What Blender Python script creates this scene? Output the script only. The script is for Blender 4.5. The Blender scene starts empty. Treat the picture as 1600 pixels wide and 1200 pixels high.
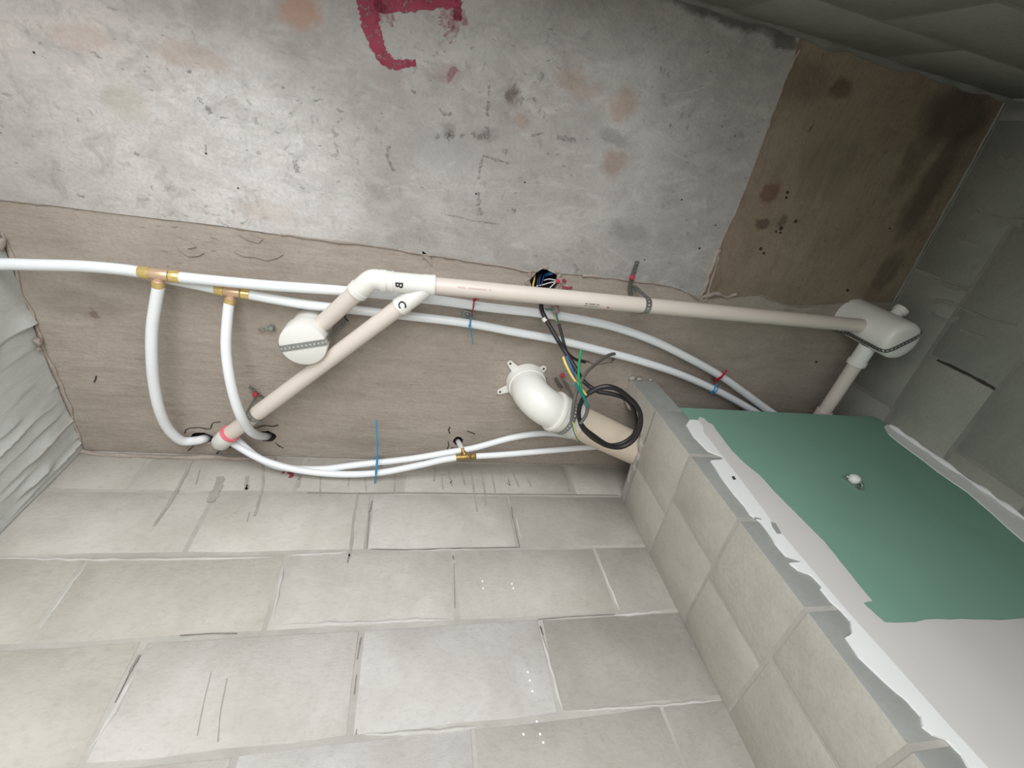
import bpy, bmesh, math, random
import numpy as np
from mathutils import Vector, Matrix, noise as mnoise

random.seed(7)
sc = bpy.context.scene
COL = sc.collection
V = Vector

# ------------------------------------------------------------------ camera
R = np.array([[0.96914514, -0.18369117, -0.16436316],
              [0.07044408, 0.84540689, -0.52945709],
              [0.23621034, 0.50154236, 0.83226194]])   # world -> camera (x right, y down, z forward)
F = 691.435
H = 1.131            # ceiling height above the camera
YB = 1.0             # back wall
YE = 0.622           # front face of the shaft partition and of the green board
XL = -0.86           # left wall
YF = -0.285          # front wall
ZF = -1.40           # floor
cam = bpy.data.cameras.new('camera')
cam.sensor_fit = 'HORIZONTAL'; cam.sensor_width = 36.0; cam.lens = F / 1600 * 36.0
cam.clip_start = 0.01
camo = bpy.data.objects.new('camera', cam); COL.objects.link(camo)
r0, r1, r2 = [V(r) for r in R]
camo.matrix_world = Matrix((r0, -r1, -r2)).transposed().to_4x4()
sc.camera = camo

# ------------------------------------------------------------------ light and exposure
sc.view_settings.view_transform = 'Standard'
sc.view_settings.look = 'None'
sc.view_settings.gamma = 1.0
sc.view_settings.use_curve_mapping = False
sc.view_settings.exposure = 0.0
sc.cycles.use_denoising = True
sc.cycles.max_bounces = 8
sc.cycles.diffuse_bounces = 6

world = bpy.data.worlds.new('daylight'); sc.world = world
world.use_nodes = True
wb = world.node_tree.nodes['Background']
wb.inputs[0].default_value = (0.95, 0.97, 1.0, 1.0)
wb.inputs[1].default_value = 0.9

def area(name, loc, target, sx, sy, power, colr):
    l = bpy.data.lights.new(name, 'AREA'); l.shape = 'RECTANGLE'; l.size = sx; l.size_y = sy
    l.energy = power; l.color = colr
    o = bpy.data.objects.new(name, l); COL.objects.link(o)
    o.location = loc
    o.rotation_euler = (V(target) - V(loc)).to_track_quat('-Z', 'Y').to_euler()
    return o
DX0, DX1, DZ1 = -0.84, 0.40, 0.80       # doorway in the front wall
area('doorway_daylight', ((DX0 + DX1) / 2, YF - 0.45, -0.30), ((DX0 + DX1) / 2 + 0.10, 1.0, 0.15), 1.20, 2.1, 46.0, (0.975, 0.985, 1.0))

# ------------------------------------------------------------------ pixel -> world helpers (1600 x 1200 frame)
def ray(u, v):
    return R.T @ np.array([(u - 800) / F, (v - 600) / F, 1.0])
def pc(u, v, h=0.0):
    d = ray(u, v); return V(d * (H - h) / d[2])
def py(u, v, y):
    d = ray(u, v); return V(d * y / d[1])
def ppl(u, v, p, n):
    d = ray(u, v); n = np.array(n, float); return V(d * (n @ np.array(p, float)) / (n @ d))
def proj(p):
    c = R @ np.array(p); return (c[0] / c[2] * F + 800, c[1] / c[2] * F + 600)
def srgb(r, g, b):
    f = lambda c: (c / 255 / 12.92) if c / 255 <= 0.04045 else ((c / 255 + 0.055) / 1.055) ** 2.4
    return (f(r), f(g), f(b), 1.0)

# ------------------------------------------------------------------ mesh builder
class MB:
    def __init__(self):
        self.v = []; self.f = []; self.mi = []
    def add(self, vs, fs, mi=0):
        o = len(self.v)
        self.v += [V(a) for a in vs]
        self.f += [tuple(i + o for i in f) for f in fs]
        self.mi += [mi] * len(fs)
        return self
    def tube(self, pts, r, seg=14, caps=True, closed=False, mi=0, flat=1.0):
        pts = [V(p) for p in pts]; n = len(pts)
        rr = r if isinstance(r, (list, tuple)) else [r] * n
        tan = []
        for i in range(n):
            a = pts[(i - 1) % n] if (closed or i > 0) else pts[i]
            b = pts[(i + 1) % n] if (closed or i < n - 1) else pts[i]
            t = b - a
            tan.append(t.normalized() if t.length > 1e-9 else V((0, 0, 1)))
        up = V((0, 0, 1)) if abs(tan[0].z) < 0.9 else V((1, 0, 0))
        nrm = (up - tan[0] * up.dot(tan[0])).normalized()
        vs = []
        for i in range(n):
            if i:
                q = tan[i - 1].rotation_difference(tan[i]); nrm = q @ nrm
                nrm = (nrm - tan[i] * nrm.dot(tan[i])).normalized()
            bn = tan[i].cross(nrm)
            for k in range(seg):
                a = 2 * math.pi * k / seg
                vs.append(pts[i] + nrm * (math.cos(a) * rr[i] * flat) + bn * (math.sin(a) * rr[i]))
        fs = []
        m = n if closed else n - 1
        for i in range(m):
            j = (i + 1) % n
            for k in range(seg):
                k2 = (k + 1) % seg
                fs.append((i * seg + k, i * seg + k2, j * seg + k2, j * seg + k))
        if caps and not closed:
            fs.append(tuple(range(seg - 1, -1, -1)))
            fs.append(tuple((n - 1) * seg + k for k in range(seg)))
        return self.add(vs, fs, mi)
    def lathe(self, base, axis, prof, seg=32, mi=0):
        """prof: list of (distance along axis, radius)"""
        base = V(base); axis = V(axis).normalized()
        up = V((0, 0, 1)) if abs(axis.z) < 0.9 else V((1, 0, 0))
        e1 = (up - axis * up.dot(axis)).normalized(); e2 = axis.cross(e1)
        vs = []; fs = []; rows = []
        for d, r in prof:
            if r < 1e-6:
                vs.append(base + axis * d); rows.append([len(vs) - 1] * seg)
            else:
                row = []
                for k in range(seg):
                    a = 2 * math.pi * k / seg
                    vs.append(base + axis * d + e1 * (math.cos(a) * r) + e2 * (math.sin(a) * r)); row.append(len(vs) - 1)
                rows.append(row)
        for a, b in zip(rows[:-1], rows[1:]):
            for k in range(seg):
                k2 = (k + 1) % seg
                q = [a[k], a[k2], b[k2], b[k]]
                q2 = []
                for x in q:
                    if x not in q2: q2.append(x)
                if len(q2) > 2: fs.append(tuple(q2))
        return self.add(vs, fs, mi)
    def prism(self, poly, off, mi=0):
        """poly: ordered world points of one face; off: vector to the other face"""
        off = V(off); n = len(poly)
        vs = [V(p) for p in poly] + [V(p) + off for p in poly]
        fs = [tuple(range(n)), tuple(range(2 * n - 1, n - 1, -1))]
        fs += [(i, i + n, (i + 1) % n + n, (i + 1) % n) for i in range(n)]
        return self.add(vs, fs, mi)
    def box(self, lo, hi, mi=0):
        x0, y0, z0 = lo; x1, y1, z1 = hi
        return self.prism([(x0, y0, z0), (x1, y0, z0), (x1, y1, z0), (x0, y1, z0)], (0, 0, z1 - z0), mi)
    def obox(self, c, ex, ey, ez, mi=0):
        c, ex, ey, ez = V(c), V(ex), V(ey), V(ez)
        return self.prism([c - ex - ey - ez, c + ex - ey - ez, c + ex + ey - ez, c - ex + ey - ez], ez * 2, mi)
    def ribbon(self, pts, w, nrm, th=0.0004, jit=0.0):
        """thin irregular strip lying on a surface with normal nrm"""
        pts = [V(p) for p in pts]; nrm = V(nrm).normalized(); n = len(pts)
        L = []; Rr = []
        for i in range(n):
            t = (pts[min(i + 1, n - 1)] - pts[max(i - 1, 0)])
            t = t.normalized() if t.length > 0 else V((1, 0, 0))
            s = t.cross(nrm).normalized()
            ww = (w[i] if isinstance(w, (list, tuple)) else w) * 0.5
            L.append(pts[i] + s * ww * (1 + random.uniform(-jit, jit)) + nrm * th)
            Rr.append(pts[i] - s * ww * (1 + random.uniform(-jit, jit)) + nrm * th)
        vs = L + Rr + [p - nrm * th * 1.5 for p in L] + [p - nrm * th * 1.5 for p in Rr]
        fs = []
        for i in range(n - 1):
            fs.append((i, i + 1, n + i + 1, n + i))
            fs.append((i, 2 * n + i, 2 * n + i + 1, i + 1))
            fs.append((n + i + 1, 3 * n + i + 1, 3 * n + i, n + i))
        return self.add(vs, fs)

def spl(pts, n=10):
    """Catmull-Rom through points"""
    pts = [V(p) for p in pts]
    if len(pts) < 3: return [pts[0].lerp(pts[-1], k / n) for k in range(n + 1)]
    P = [pts[0] * 2 - pts[1]] + pts + [pts[-1] * 2 - pts[-2]]
    out = []
    for i in range(1, len(P) - 2):
        a, b, c, d = P[i - 1:i + 3]
        for k in range(n):
            t = k / n
            out.append(0.5 * ((2 * b) + (c - a) * t + (2 * a - 5 * b + 4 * c - d) * t * t + (3 * b - a - 3 * c + d) * t ** 3))
    out.append(pts[-1])
    return out

def finish(me, smooth):
    bm = bmesh.new(); bm.from_mesh(me)
    big = [f for f in bm.faces if len(f.verts) > 4]
    if big: bmesh.ops.triangulate(bm, faces=big, ngon_method='EAR_CLIP')
    bmesh.ops.recalc_face_normals(bm, faces=bm.faces)
    bm.to_mesh(me); bm.free()
    if smooth is not None:
        for p in me.polygons: p.use_smooth = True
        me.set_sharp_from_angle(angle=math.radians(smooth))

def mk(name, mb, mats, parent=None, smooth=40, origin=None):
    """ONE mesh object, origin at its own centre, child of parent"""
    lo = V([min(p[i] for p in mb.v) for i in range(3)]); hi = V([max(p[i] for p in mb.v) for i in range(3)])
    c = V(origin) if origin is not None else (lo + hi) / 2
    me = bpy.data.meshes.new(name)
    me.from_pydata([tuple(p - c) for p in mb.v], [], mb.f)
    mats = mats if isinstance(mats, (list, tuple)) else [mats]
    for m in mats: me.materials.append(m)
    if len(mats) > 1: me.polygons.foreach_set('material_index', mb.mi)
    finish(me, smooth)
    o = bpy.data.objects.new(name, me); COL.objects.link(o)
    if parent is not None:
        o.parent = parent; o.location = c - wloc(parent)
    else:
        o.location = c
    return o
def wloc(o):
    l = o.location.copy()
    while o.parent: o = o.parent; l = l + o.location
    return l
def tag(o, label=None, cat=None, group=None, kind=None):
    if label: o['label'] = label
    if cat: o['category'] = cat
    if group: o['group'] = group
    if kind: o['kind'] = kind
    return o
def thing(name, loc, label, cat, group=None):
    o = bpy.data.objects.new(name, None); o.empty_display_size = 0.02; COL.objects.link(o)
    o.location = loc
    return tag(o, label, cat, group)

# ------------------------------------------------------------------ materials
def newmat(name):
    m = bpy.data.materials.new(name); m.use_nodes = True
    nt = m.node_tree; b = nt.nodes['Principled BSDF']
    return m, nt, b
class NT:
    def __init__(self, nt): self.nt = nt
    def n(self, t, **kw):
        nd = self.nt.nodes.new(t)
        for k, v in kw.items(): setattr(nd, k, v)
        return nd
    def link(self, a, b): self.nt.links.new(a, b)
    def noise(self, vec, scale, detail=4, rough=0.55, dist=0.0):
        nd = self.n('ShaderNodeTexNoise'); nd.inputs['Scale'].default_value = scale
        nd.inputs['Detail'].default_value = detail; nd.inputs['Roughness'].default_value = rough
        nd.inputs['Distortion'].default_value = dist
        self.link(vec, nd.inputs['Vector']); return nd.outputs['Fac']
    def ramp(self, fac, stops):
        nd = self.n('ShaderNodeValToRGB'); e = nd.color_ramp.elements
        while len(e) < len(stops): e.new(0.5)
        for el, (p, c) in zip(e, stops):
            el.position = p; el.color = c if hasattr(c, '__len__') else (c, c, c, 1)
        self.link(fac, nd.inputs[0]); return nd.outputs[0]
    def mix(self, fac, a, b, mode='MIX'):
        nd = self.n('ShaderNodeMix', data_type='RGBA', blend_type=mode)
        for s, x in ((nd.inputs[0], fac), (nd.inputs[6], a), (nd.inputs[7], b)):
            if hasattr(x, 'is_linked') or hasattr(x, 'links'): self.link(x, s)
            else: s.default_value = x
        return nd.outputs[2]
    def math(self, op, a, b=None, clamp=False):
        nd = self.n('ShaderNodeMath', operation=op); nd.use_clamp = clamp
        for s, x in ((nd.inputs[0], a), (nd.inputs[1], b)):
            if x is None: continue
            if hasattr(x, 'links'): self.link(x, s)
            else: s.default_value = x
        return nd.outputs[0]
    def mapping(self, vec, scale=(1, 1, 1), loc=(0, 0, 0), rot=(0, 0, 0)):
        nd = self.n('ShaderNodeMapping'); nd.inputs['Scale'].default_value = scale
        nd.inputs['Location'].default_value = loc; nd.inputs['Rotation'].default_value = rot
        self.link(vec, nd.inputs['Vector']); return nd.outputs[0]
    def bump(self, h, strength, dist, normal=None):
        nd = self.n('ShaderNodeBump'); nd.inputs['Strength'].default_value = strength; nd.inputs['Distance'].default_value = dist
        self.link(h, nd.inputs['Height'])
        if normal is not None: self.link(normal, nd.inputs['Normal'])
        return nd.outputs[0]

def plain(name, col, rough=0.5, metal=0.0, var=0.0, vscale=30.0, bump=0.0, spec=0.5, coat=0.0):
    m, nt, b = newmat(name); N = NT(nt)
    tc = N.n('ShaderNodeTexCoord').outputs['Object']
    b.inputs['Roughness'].default_value = rough; b.inputs['Metallic'].default_value = metal
    b.inputs['Specular IOR Level'].default_value = spec
    f = N.noise(tc, vscale, 4)
    lo = tuple(c * (1 - var) for c in col[:3]) + (1,); hi = tuple(min(1, c * (1 + var)) for c in col[:3]) + (1,)
    N.link(N.ramp(f, [(0.3, lo), (0.7, hi)]), b.inputs['Base Color'])
    if bump: N.link(N.bump(N.noise(tc, vscale * 4, 3), bump, 0.001), b.inputs['Normal'])
    return m

def lay_stains_or_shade(N, tc, c, stains_or_shade):
    if not stains_or_shade: return c
    dn = N.n('ShaderNodeTexNoise'); dn.inputs['Scale'].default_value = 14; dn.inputs['Detail'].default_value = 6; dn.inputs['Roughness'].default_value = .65
    N.link(tc, dn.inputs['Vector'])
    vm = N.n('ShaderNodeVectorMath', operation='MULTIPLY_ADD')
    N.link(dn.outputs['Color'], vm.inputs[0]); vm.inputs[1].default_value = (0.07, 0.07, 0); N.link(tc, vm.inputs[2])
    for (x, y, rx, ry, col, s) in stains_or_shade:
        mp = N.n('ShaderNodeMapping'); mp.vector_type = 'POINT'
        mp.inputs['Scale'].default_value = (1 / rx, 1 / ry, 0)
        mp.inputs['Location'].default_value = (-(x + 0.035) / rx, -(y + 0.035) / ry, 0)
        N.link(vm.outputs[0], mp.inputs['Vector'])
        ln = N.n('ShaderNodeVectorMath', operation='LENGTH'); N.link(mp.outputs[0], ln.inputs[0])
        c = N.mix(N.ramp(ln.outputs['Value'], [(0.5, s * .75), (0.95, 0)]), c, col)
    return c

def concrete(name, base, light, dark, stains_or_shade=(), streak=(1, 1, 1), pit=0.5, rough=0.9, bump=0.35, off=(0, 0, 0), grit=1.0, wisp=0.0, under=()):
    """cast concrete; stains_or_shade: (x, y, radius x, radius y, colour, strength) in the ceiling plane"""
    m, nt, b = newmat(name); N = NT(nt)
    tc = N.mapping(N.n('ShaderNodeTexCoord').outputs['Object'], loc=off)
    st = N.mapping(tc, scale=streak)
    c = N.mix(N.ramp(N.noise(tc, 3.2, 5, 0.6, 0.4), [(0.36, 0), (0.66, 1)]), base, light)
    c = lay_stains_or_shade(N, tc, c, under)
    c = N.mix(N.ramp(N.noise(st, 11, 6, 0.65, 0.6), [(0.45, 0), (0.80, 0.42 * grit)]), c, dark)
    c = N.mix(N.ramp(N.noise(st, 34, 5, 0.7), [(0.42, 0.0), (0.74, 0.45)]), c, light)
    c = N.mix(N.ramp(N.noise(tc, 130, 3, 0.7), [(0.35, 0.20 * grit), (0.6, 0.0)]), c, dark)
    if wisp:
        c = N.mix(N.ramp(N.noise(N.mapping(tc, scale=(.7, 1.6, 1), rot=(0, 0, .35)), 9, 6, 0.7, 1.6), [(0.52, 0), (0.66, .55 * wisp)]), c, tuple(min(1, x * 1.12) for x in light[:3]) + (1,))
        c = N.mix(N.ramp(N.noise(tc, 17, 6, 0.72, 0.8), [(0.50, 0), (0.72, .55 * wisp)]), c, tuple(x * .80 for x in base[:3]) + (1,))
        sp_ = N.math('MULTIPLY', N.ramp(N.noise(tc, 48, 4, 0.65, .5), [(0.58, 0), (0.68, 1)]), N.ramp(N.noise(tc, 5.5, 3, .5), [(0.50, 0), (0.66, .6 * wisp)]))
        c = N.mix(sp_, c, tuple(x * .5 for x in dark[:3]) + (1,))
    # small dark pits, gathered in drifts
    pz = N.noise(st, 62, 2, 0.5)
    pm = N.math('MULTIPLY', N.ramp(pz, [(0.67, 0), (0.715, 1)]), N.ramp(N.noise(tc, 4.5, 3), [(0.44, 0), (0.62, pit)]))
    c = N.mix(pm, c, tuple(x * 0.32 for x in dark[:3]) + (1,))
    c = lay_stains_or_shade(N, tc, c, stains_or_shade)
    N.link(c, b.inputs['Base Color'])
    b.inputs['Roughness'].default_value = rough; b.inputs['Specular IOR Level'].default_value = 0.25
    hsum = N.math('ADD', N.math('MULTIPLY', N.noise(st, 26, 5, 0.65), 0.9), N.math('MULTIPLY', N.noise(tc, 170, 3), 0.25))
    hsum = N.math('SUBTRACT', hsum, N.math('MULTIPLY', pm, 0.8))
    N.link(N.bump(hsum, bump, 0.006), b.inputs['Normal'])
    return m

def blockmat(name, a, bcol, dark, bump=0.35, tint=0.10):
    m, nt, b = newmat(name); N = NT(nt)
    tco = N.n('ShaderNodeTexCoord').outputs['Object']
    oi = N.n('ShaderNodeObjectInfo')
    add = N.n('ShaderNodeVectorMath', operation='ADD'); N.link(tco, add.inputs[0])
    cx = N.n('ShaderNodeCombineXYZ')
    for i in range(3): N.link(N.math('MULTIPLY', oi.outputs['Random'], 17.0 + 9 * i), cx.inputs[i])
    N.link(cx.outputs[0], add.inputs[1]); tc = add.outputs[0]
    c = N.mix(N.ramp(N.noise(tc, 7, 5, 0.6, 0.3), [(0.35, 0), (0.68, 1)]), a, bcol)
    c = N.mix(N.ramp(N.noise(tc, 45, 5, 0.7), [(0.52, 0), (0.80, 0.28)]), c, dark)
    st = N.mapping(tc, scale=(.7, 1, 1.5))
    c = N.mix(N.ramp(N.noise(st, 95, 3, 0.6), [(0.34, 0.18), (0.50, 0.0)]), c, dark)
    c = N.mix(1.0, c, oi.outputs['Color'], 'MULTIPLY')
    N.link(c, b.inputs['Base Color'])
    b.inputs['Roughness'].default_value = 0.88; b.inputs['Specular IOR Level'].default_value = 0.3
    h = N.math('ADD', N.noise(tc, 30, 4, 0.6), N.math('MULTIPLY', N.noise(st, 100, 4, 0.65), 0.5))
    N.link(N.bump(h, bump, 0.004), b.inputs['Normal'])
    return m

M = {}
CX = lambda u, v: (pc(u, v).x, pc(u, v).y)
def stain_or_shade(u, v, rx, ry, col, s):
    x, y = CX(u, v); return (x, y, rx, ry, col, s)
brn = srgb(150, 120, 104); dkb = srgb(92, 72, 62); gry = srgb(118, 116, 112)
M['pale'] = concrete('pale_concrete', srgb(156, 153, 148), srgb(178, 175, 171), srgb(126, 123, 118), stains_or_shade=[
    stain_or_shade(1130, 22, .22, .022, srgb(66, 60, 58), .95), stain_or_shade(1225, 62, .06, .02, srgb(72, 64, 58), .9), 
    stain_or_shade(468, 22, .050, .035, srgb(170, 128, 106), .75), stain_or_shade(300, 88, .085, .03, srgb(168, 148, 136), .6),
    stain_or_shade(130, 60, .07, .025, srgb(184, 160, 148), .45), stain_or_shade(803, 150, .026, .030, dkb, .75),
    stain_or_shade(815, 190, .025, .02, brn, .6), stain_or_shade(905, 130, .07, .035, brn, .45), stain_or_shade(975, 165, .045, .045, brn, .6),
    stain_or_shade(960, 215, .05, .02, gry, .6), stain_or_shade(958, 258, .042, .045, srgb(140, 118, 106), .8), stain_or_shade(985, 365, .07, .03, gry, .55),
    stain_or_shade(690, 235, .10, .05, srgb(150, 149, 147), .5), stain_or_shade(760, 210, .03, .02, gry, .6), stain_or_shade(700, 205, .02, .015, gry, .65),
    stain_or_shade(700, 115, .04, .025, srgb(134, 108, 106), .5), stain_or_shade(200, 160, .05, .05, srgb(178, 172, 158), .5),
    stain_or_shade(600, 120, .05, .03, srgb(152, 138, 134), .5), stain_or_shade(420, 335, .09, .03, srgb(186, 174, 162), .5)], streak=(0.8, 1.5, 1), wisp=1.0, under=[stain_or_shade(330, 240, .36, .26, srgb(232, 229, 226), .9), stain_or_shade(120, 230, .3, .25, srgb(204, 199, 195), .7), stain_or_shade(60, 40, .3, .12, srgb(216, 207, 202), .9), stain_or_shade(1150, 330, .2, .2, srgb(164, 166, 160), .5), stain_or_shade(480, 330, .22, .10, srgb(216, 213, 210), .7), stain_or_shade(700, 290, .15, .10, srgb(190, 187, 184), .5)])
M['back_strip'] = concrete('taupe_concrete', srgb(160, 150, 138), srgb(178, 168, 158), srgb(122, 111, 100), stains_or_shade=[
    stain_or_shade(345, 690, .16, .05, srgb(126, 116, 110), .5), stain_or_shade(850, 415, .09, .05, srgb(140, 120, 118), .6),
    stain_or_shade(560, 690, .2, .03, srgb(140, 130, 122), .4), stain_or_shade(130, 480, .12, .05, srgb(122, 112, 100), .5),
    stain_or_shade(140, 490, .018, .012, dkb, .7)], streak=(0.45, 2.2, 1), pit=0.35, bump=0.5, wisp=.35)
M['right_strip'] = concrete('brown_concrete', srgb(130, 116, 100), srgb(150, 138, 120), srgb(96, 80, 68), stains_or_shade=[
    stain_or_shade(1500, 180, .14, .10, srgb(58, 53, 46), .9), stain_or_shade(1450, 300, .06, .18, srgb(66, 60, 52), .75), stain_or_shade(1385, 430, .05, .09, srgb(66, 58, 50), .7), stain_or_shade(1205, 300, .03, .03, srgb(96, 52, 40), .75), stain_or_shade(1315, 140, .04, .03, srgb(60, 34, 30), .7),  # first patches paint the corner's shade plus dark wall-side blotches into the colour
    stain_or_shade(1195, 352, .026, .02, srgb(62, 48, 38), .8), stain_or_shade(1225, 345, .02, .02, srgb(66, 52, 42), .7),
    stain_or_shade(1300, 260, .12, .1, srgb(108, 98, 80), .5), stain_or_shade(1260, 130, .10, .06, srgb(92, 68, 60), .5),
    stain_or_shade(1430, 250, .05, .12, srgb(78, 68, 58), .6), stain_or_shade(1150, 560, .2, .05, srgb(128, 120, 106), .4)], streak=(2.0, 0.6, 1), pit=0.6, bump=0.4, wisp=.45)
M['ridge'] = concrete('cement_fin', srgb(158, 146, 136), srgb(176, 166, 156), srgb(116, 104, 96), pit=0.6, bump=0.6)
M['block'] = blockmat('grey_block', srgb(182, 178, 171), srgb(196, 193, 187), srgb(152, 148, 141))
M['mortar'] = blockmat('grey_mortar', srgb(162, 159, 152), srgb(182, 179, 172), srgb(152, 149, 142), 0.3, 0.0)
M['mortar_light'] = blockmat('pale_mortar', srgb(184, 182, 176), srgb(198, 196, 191), srgb(164, 161, 154), 0.3, 0.0)
M['block_shaft'] = blockmat('beige_grey_block', srgb(172, 169, 160), srgb(186, 183, 175), srgb(148, 144, 135), tint=.08)
M['end_face'] = blockmat('smooth_cement_end', srgb(146, 148, 144), srgb(158, 160, 155), srgb(134, 135, 131), 0.10, 0.03)
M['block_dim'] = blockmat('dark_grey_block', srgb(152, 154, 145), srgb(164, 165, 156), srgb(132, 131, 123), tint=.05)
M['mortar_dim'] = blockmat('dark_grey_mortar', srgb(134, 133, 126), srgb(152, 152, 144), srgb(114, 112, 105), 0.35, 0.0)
M['block_front'] = blockmat('shade_toned_block', srgb(120, 121, 113), srgb(132, 132, 124), srgb(104, 102, 96), tint=.05)  # front wall's lack of light darkened into its block and mortar colours
M['mortar_front'] = blockmat('shade_toned_mortar', srgb(112, 112, 105), srgb(124, 123, 116), srgb(96, 94, 88), 0.3, 0.0)
M['render'] = concrete('grey_render', srgb(196, 200, 196), srgb(206, 209, 205), srgb(180, 182, 178), pit=0.0, streak=(1, 2.5, .6), bump=0.16)
M['floor'] = concrete('floor_screed', srgb(165, 160, 150), srgb(180, 176, 168), srgb(140, 135, 126))
M['board'] = plain('green_board_paper', srgb(126, 166, 149), .75, var=.06, vscale=5, bump=.05, spec=.3)
M['skim'] = plain('white_joint_compound', srgb(238, 239, 238), .7, var=.02, vscale=9, bump=.05)
M['skim2'] = plain('off_white_joint_compound', srgb(214, 212, 209), .75, var=.03, vscale=7, bump=.08)
M['pex'] = plain('white_polyethylene', srgb(234, 238, 240), .32, var=.02, vscale=12)
M['pvc'] = plain('cream_pvc', srgb(218, 208, 198), .38, var=.015, vscale=8)
M['pvcw'] = plain('white_pvc', srgb(232, 231, 225), .33, var=.01, vscale=10)
M['pvc_soil'] = plain('beige_pvc', srgb(222, 209, 190), .45, var=.02, vscale=8)
M['brass'] = plain('brass', srgb(230, 202, 132), .22, .55, var=.08, vscale=50)
M['copper'] = plain('bronze_tee_body', srgb(222, 190, 158), .34, .5, var=.06, vscale=50)
M['brass_old'] = plain('dull_brass', srgb(158, 130, 80), .42, .7, var=.15, vscale=60)
M['zinc'] = plain('galvanised_steel', srgb(168, 174, 170), .38, .85, var=.10, vscale=70)
M['zinc_dark'] = plain('grey_steel_strip', srgb(112, 114, 108), .55, .5, var=.12, vscale=60)
M['black'] = plain('black_cable_sheath', srgb(33, 30, 32), .45, var=.1, vscale=40)
M['grey_cable'] = plain('grey_cable_sheath', srgb(96, 94, 88), .5, var=.1, vscale=40)
M['yellow'] = plain('yellow_insulation', srgb(232, 196, 104), .45)
M['blue'] = plain('blue_insulation', srgb(36, 96, 140), .45)
M['navy'] = plain('dark_blue_insulation', srgb(34, 62, 104), .5)
M['teal'] = plain('teal_insulation', srgb(22, 120, 118), .45)
M['green'] = plain('green_insulation', srgb(28, 150, 92), .45)
M['white_wire'] = plain('white_insulation', srgb(214, 212, 214), .45)
M['red'] = plain('red_plastic', srgb(186, 62, 80), .35)
M['red_tie'] = plain('crimson_plastic', srgb(164, 22, 52), .4)
M['blue_tie'] = plain('blue_plastic', srgb(44, 138, 186), .4)
M['pink'] = plain('pink_tape', srgb(236, 122, 138), .5)
M['print'] = plain('black_print', srgb(40, 40, 40), .6)
M['faint'] = plain('faded_pink_print', srgb(206, 184, 178), .6)
M['dark'] = plain('dark_crack', srgb(66, 58, 53), .95, var=.2)
M['joint'] = plain('open_joint', srgb(134, 129, 122), .95, var=.2)
M['streak'] = plain('grey_scratch', srgb(158, 154, 147), .95, var=.1)
M['hole'] = plain('hole_shadowed_concrete', srgb(54, 44, 44), .95, var=.3)
M['cap_white'] = plain('white_plug', srgb(224, 226, 220), .4)

def paintmat():
    m, nt, b = newmat('worn_red_paint'); N = NT(nt)
    tc = N.n('ShaderNodeTexCoord').outputs['Object']
    N.link(N.ramp(N.noise(tc, 20, 4), [(.3, srgb(128, 42, 62)), (.7, srgb(158, 62, 84))]), b.inputs['Base Color'])
    b.inputs['Roughness'].default_value = .8
    N.link(N.ramp(N.noise(tc, 70, 5, .7), [(.36, .25), (.5, 1.0)]), b.inputs['Alpha'])
    return m
M['paint'] = paintmat()
def markmat(name, col, lo, hi, top):
    m, nt, b = newmat(name); N = NT(nt)
    tc = N.n('ShaderNodeTexCoord').outputs['Object']
    b.inputs['Base Color'].default_value = col; b.inputs['Roughness'].default_value = .9
    N.link(N.ramp(N.noise(tc, 160, 5, .7), [(lo, .05), (hi, top)]), b.inputs['Alpha'])
    return m
M['smudge'] = markmat('dark_smudge', srgb(112, 106, 100), .40, .66, .5)
M['scrape'] = markmat('pale_scrape', srgb(218, 216, 212), .38, .62, .5)
def fadedmat():
    m, nt, b = newmat('thin_red_paint'); N = NT(nt)
    tc = N.n('ShaderNodeTexCoord').outputs['Object']
    b.inputs['Base Color'].default_value = srgb(150, 64, 84); b.inputs['Roughness'].default_value = .85
    N.link(N.ramp(N.noise(tc, 45, 5, .7), [(.42, .0), (.66, .62)]), b.inputs['Alpha'])
    return m
M['paint_thin'] = fadedmat()

# ================================================================== SETTING
def structure(o): o['kind'] = 'structure'; return o

# ---- floor
structure(mk('floor', MB().box((-2.2, -2.2, ZF - .1), (2.0, 1.2, ZF)), M['floor'], smooth=None))

# ---- ceiling : backing slab + three cast panels parted by cement fins
ceil_ = structure(mk('ceiling', MB().box((-1.06, -.50, H + .12), (1.85, 1.2, H + .24)), M['back_strip'], smooth=None))
seam = [pc(u, v) for u, v in [(0, 312), (60, 318), (165, 332), (250, 342), (325, 350), (440, 367), (550, 380), (620, 391), (680, 400), (760, 412), (830, 424), (910, 430), (946, 434), (1020, 443), (1060, 451), (1093, 468)]]
d0 = (seam[0] - seam[1]).normalized(); seam0 = seam[0] + d0 * ((-1.06 - seam[0].x) / d0.x)
edge = [pc(u, v) for u, v in [(1093, 468), (1107, 428), (1125, 386), (1150, 330), (1163, 300), (1180, 255), (1200, 200), (1222, 140), (1237, 100), (1246, 72)]]
d1 = (edge[-1] - edge[-2]).normalized(); edge1 = edge[-1] + d1 * ((-.50 - edge[-1].y) / d1.y)
seamR = [pc(u, v) for u, v in [(1093, 468), (1140, 466), (1190, 462), (1240, 478), (1300, 476), (1340, 470)]]
endR = V((1.85, seamR[-1].y - .03, H))
OR0 = (0, 0, H)
def panel(poly, mat, dz):
    poly = [V((p.x, p.y, H + dz)) for p in poly]
    o = mk('slab_panel', MB().prism(poly, (0, 0, .13 - dz)), mat, ceil_, smooth=None, origin=OR0)
    return o
pA = panel([seam0] + seam + edge[1:] + [edge1, V((-1.06, -.50, H))], M['pale'], 0.0)
pB = panel([seam0] + seam + seamR[1:] + [endR, V((1.85, 1.2, H)), V((-1.06, 1.2, H))], M['back_strip'], 0.0035)
pC = panel([edge[0]] + edge[1:] + [edge1, V((1.85, -.50, H)), endR] + seamR[:0:-1], M['right_strip'], 0.0025)

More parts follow.
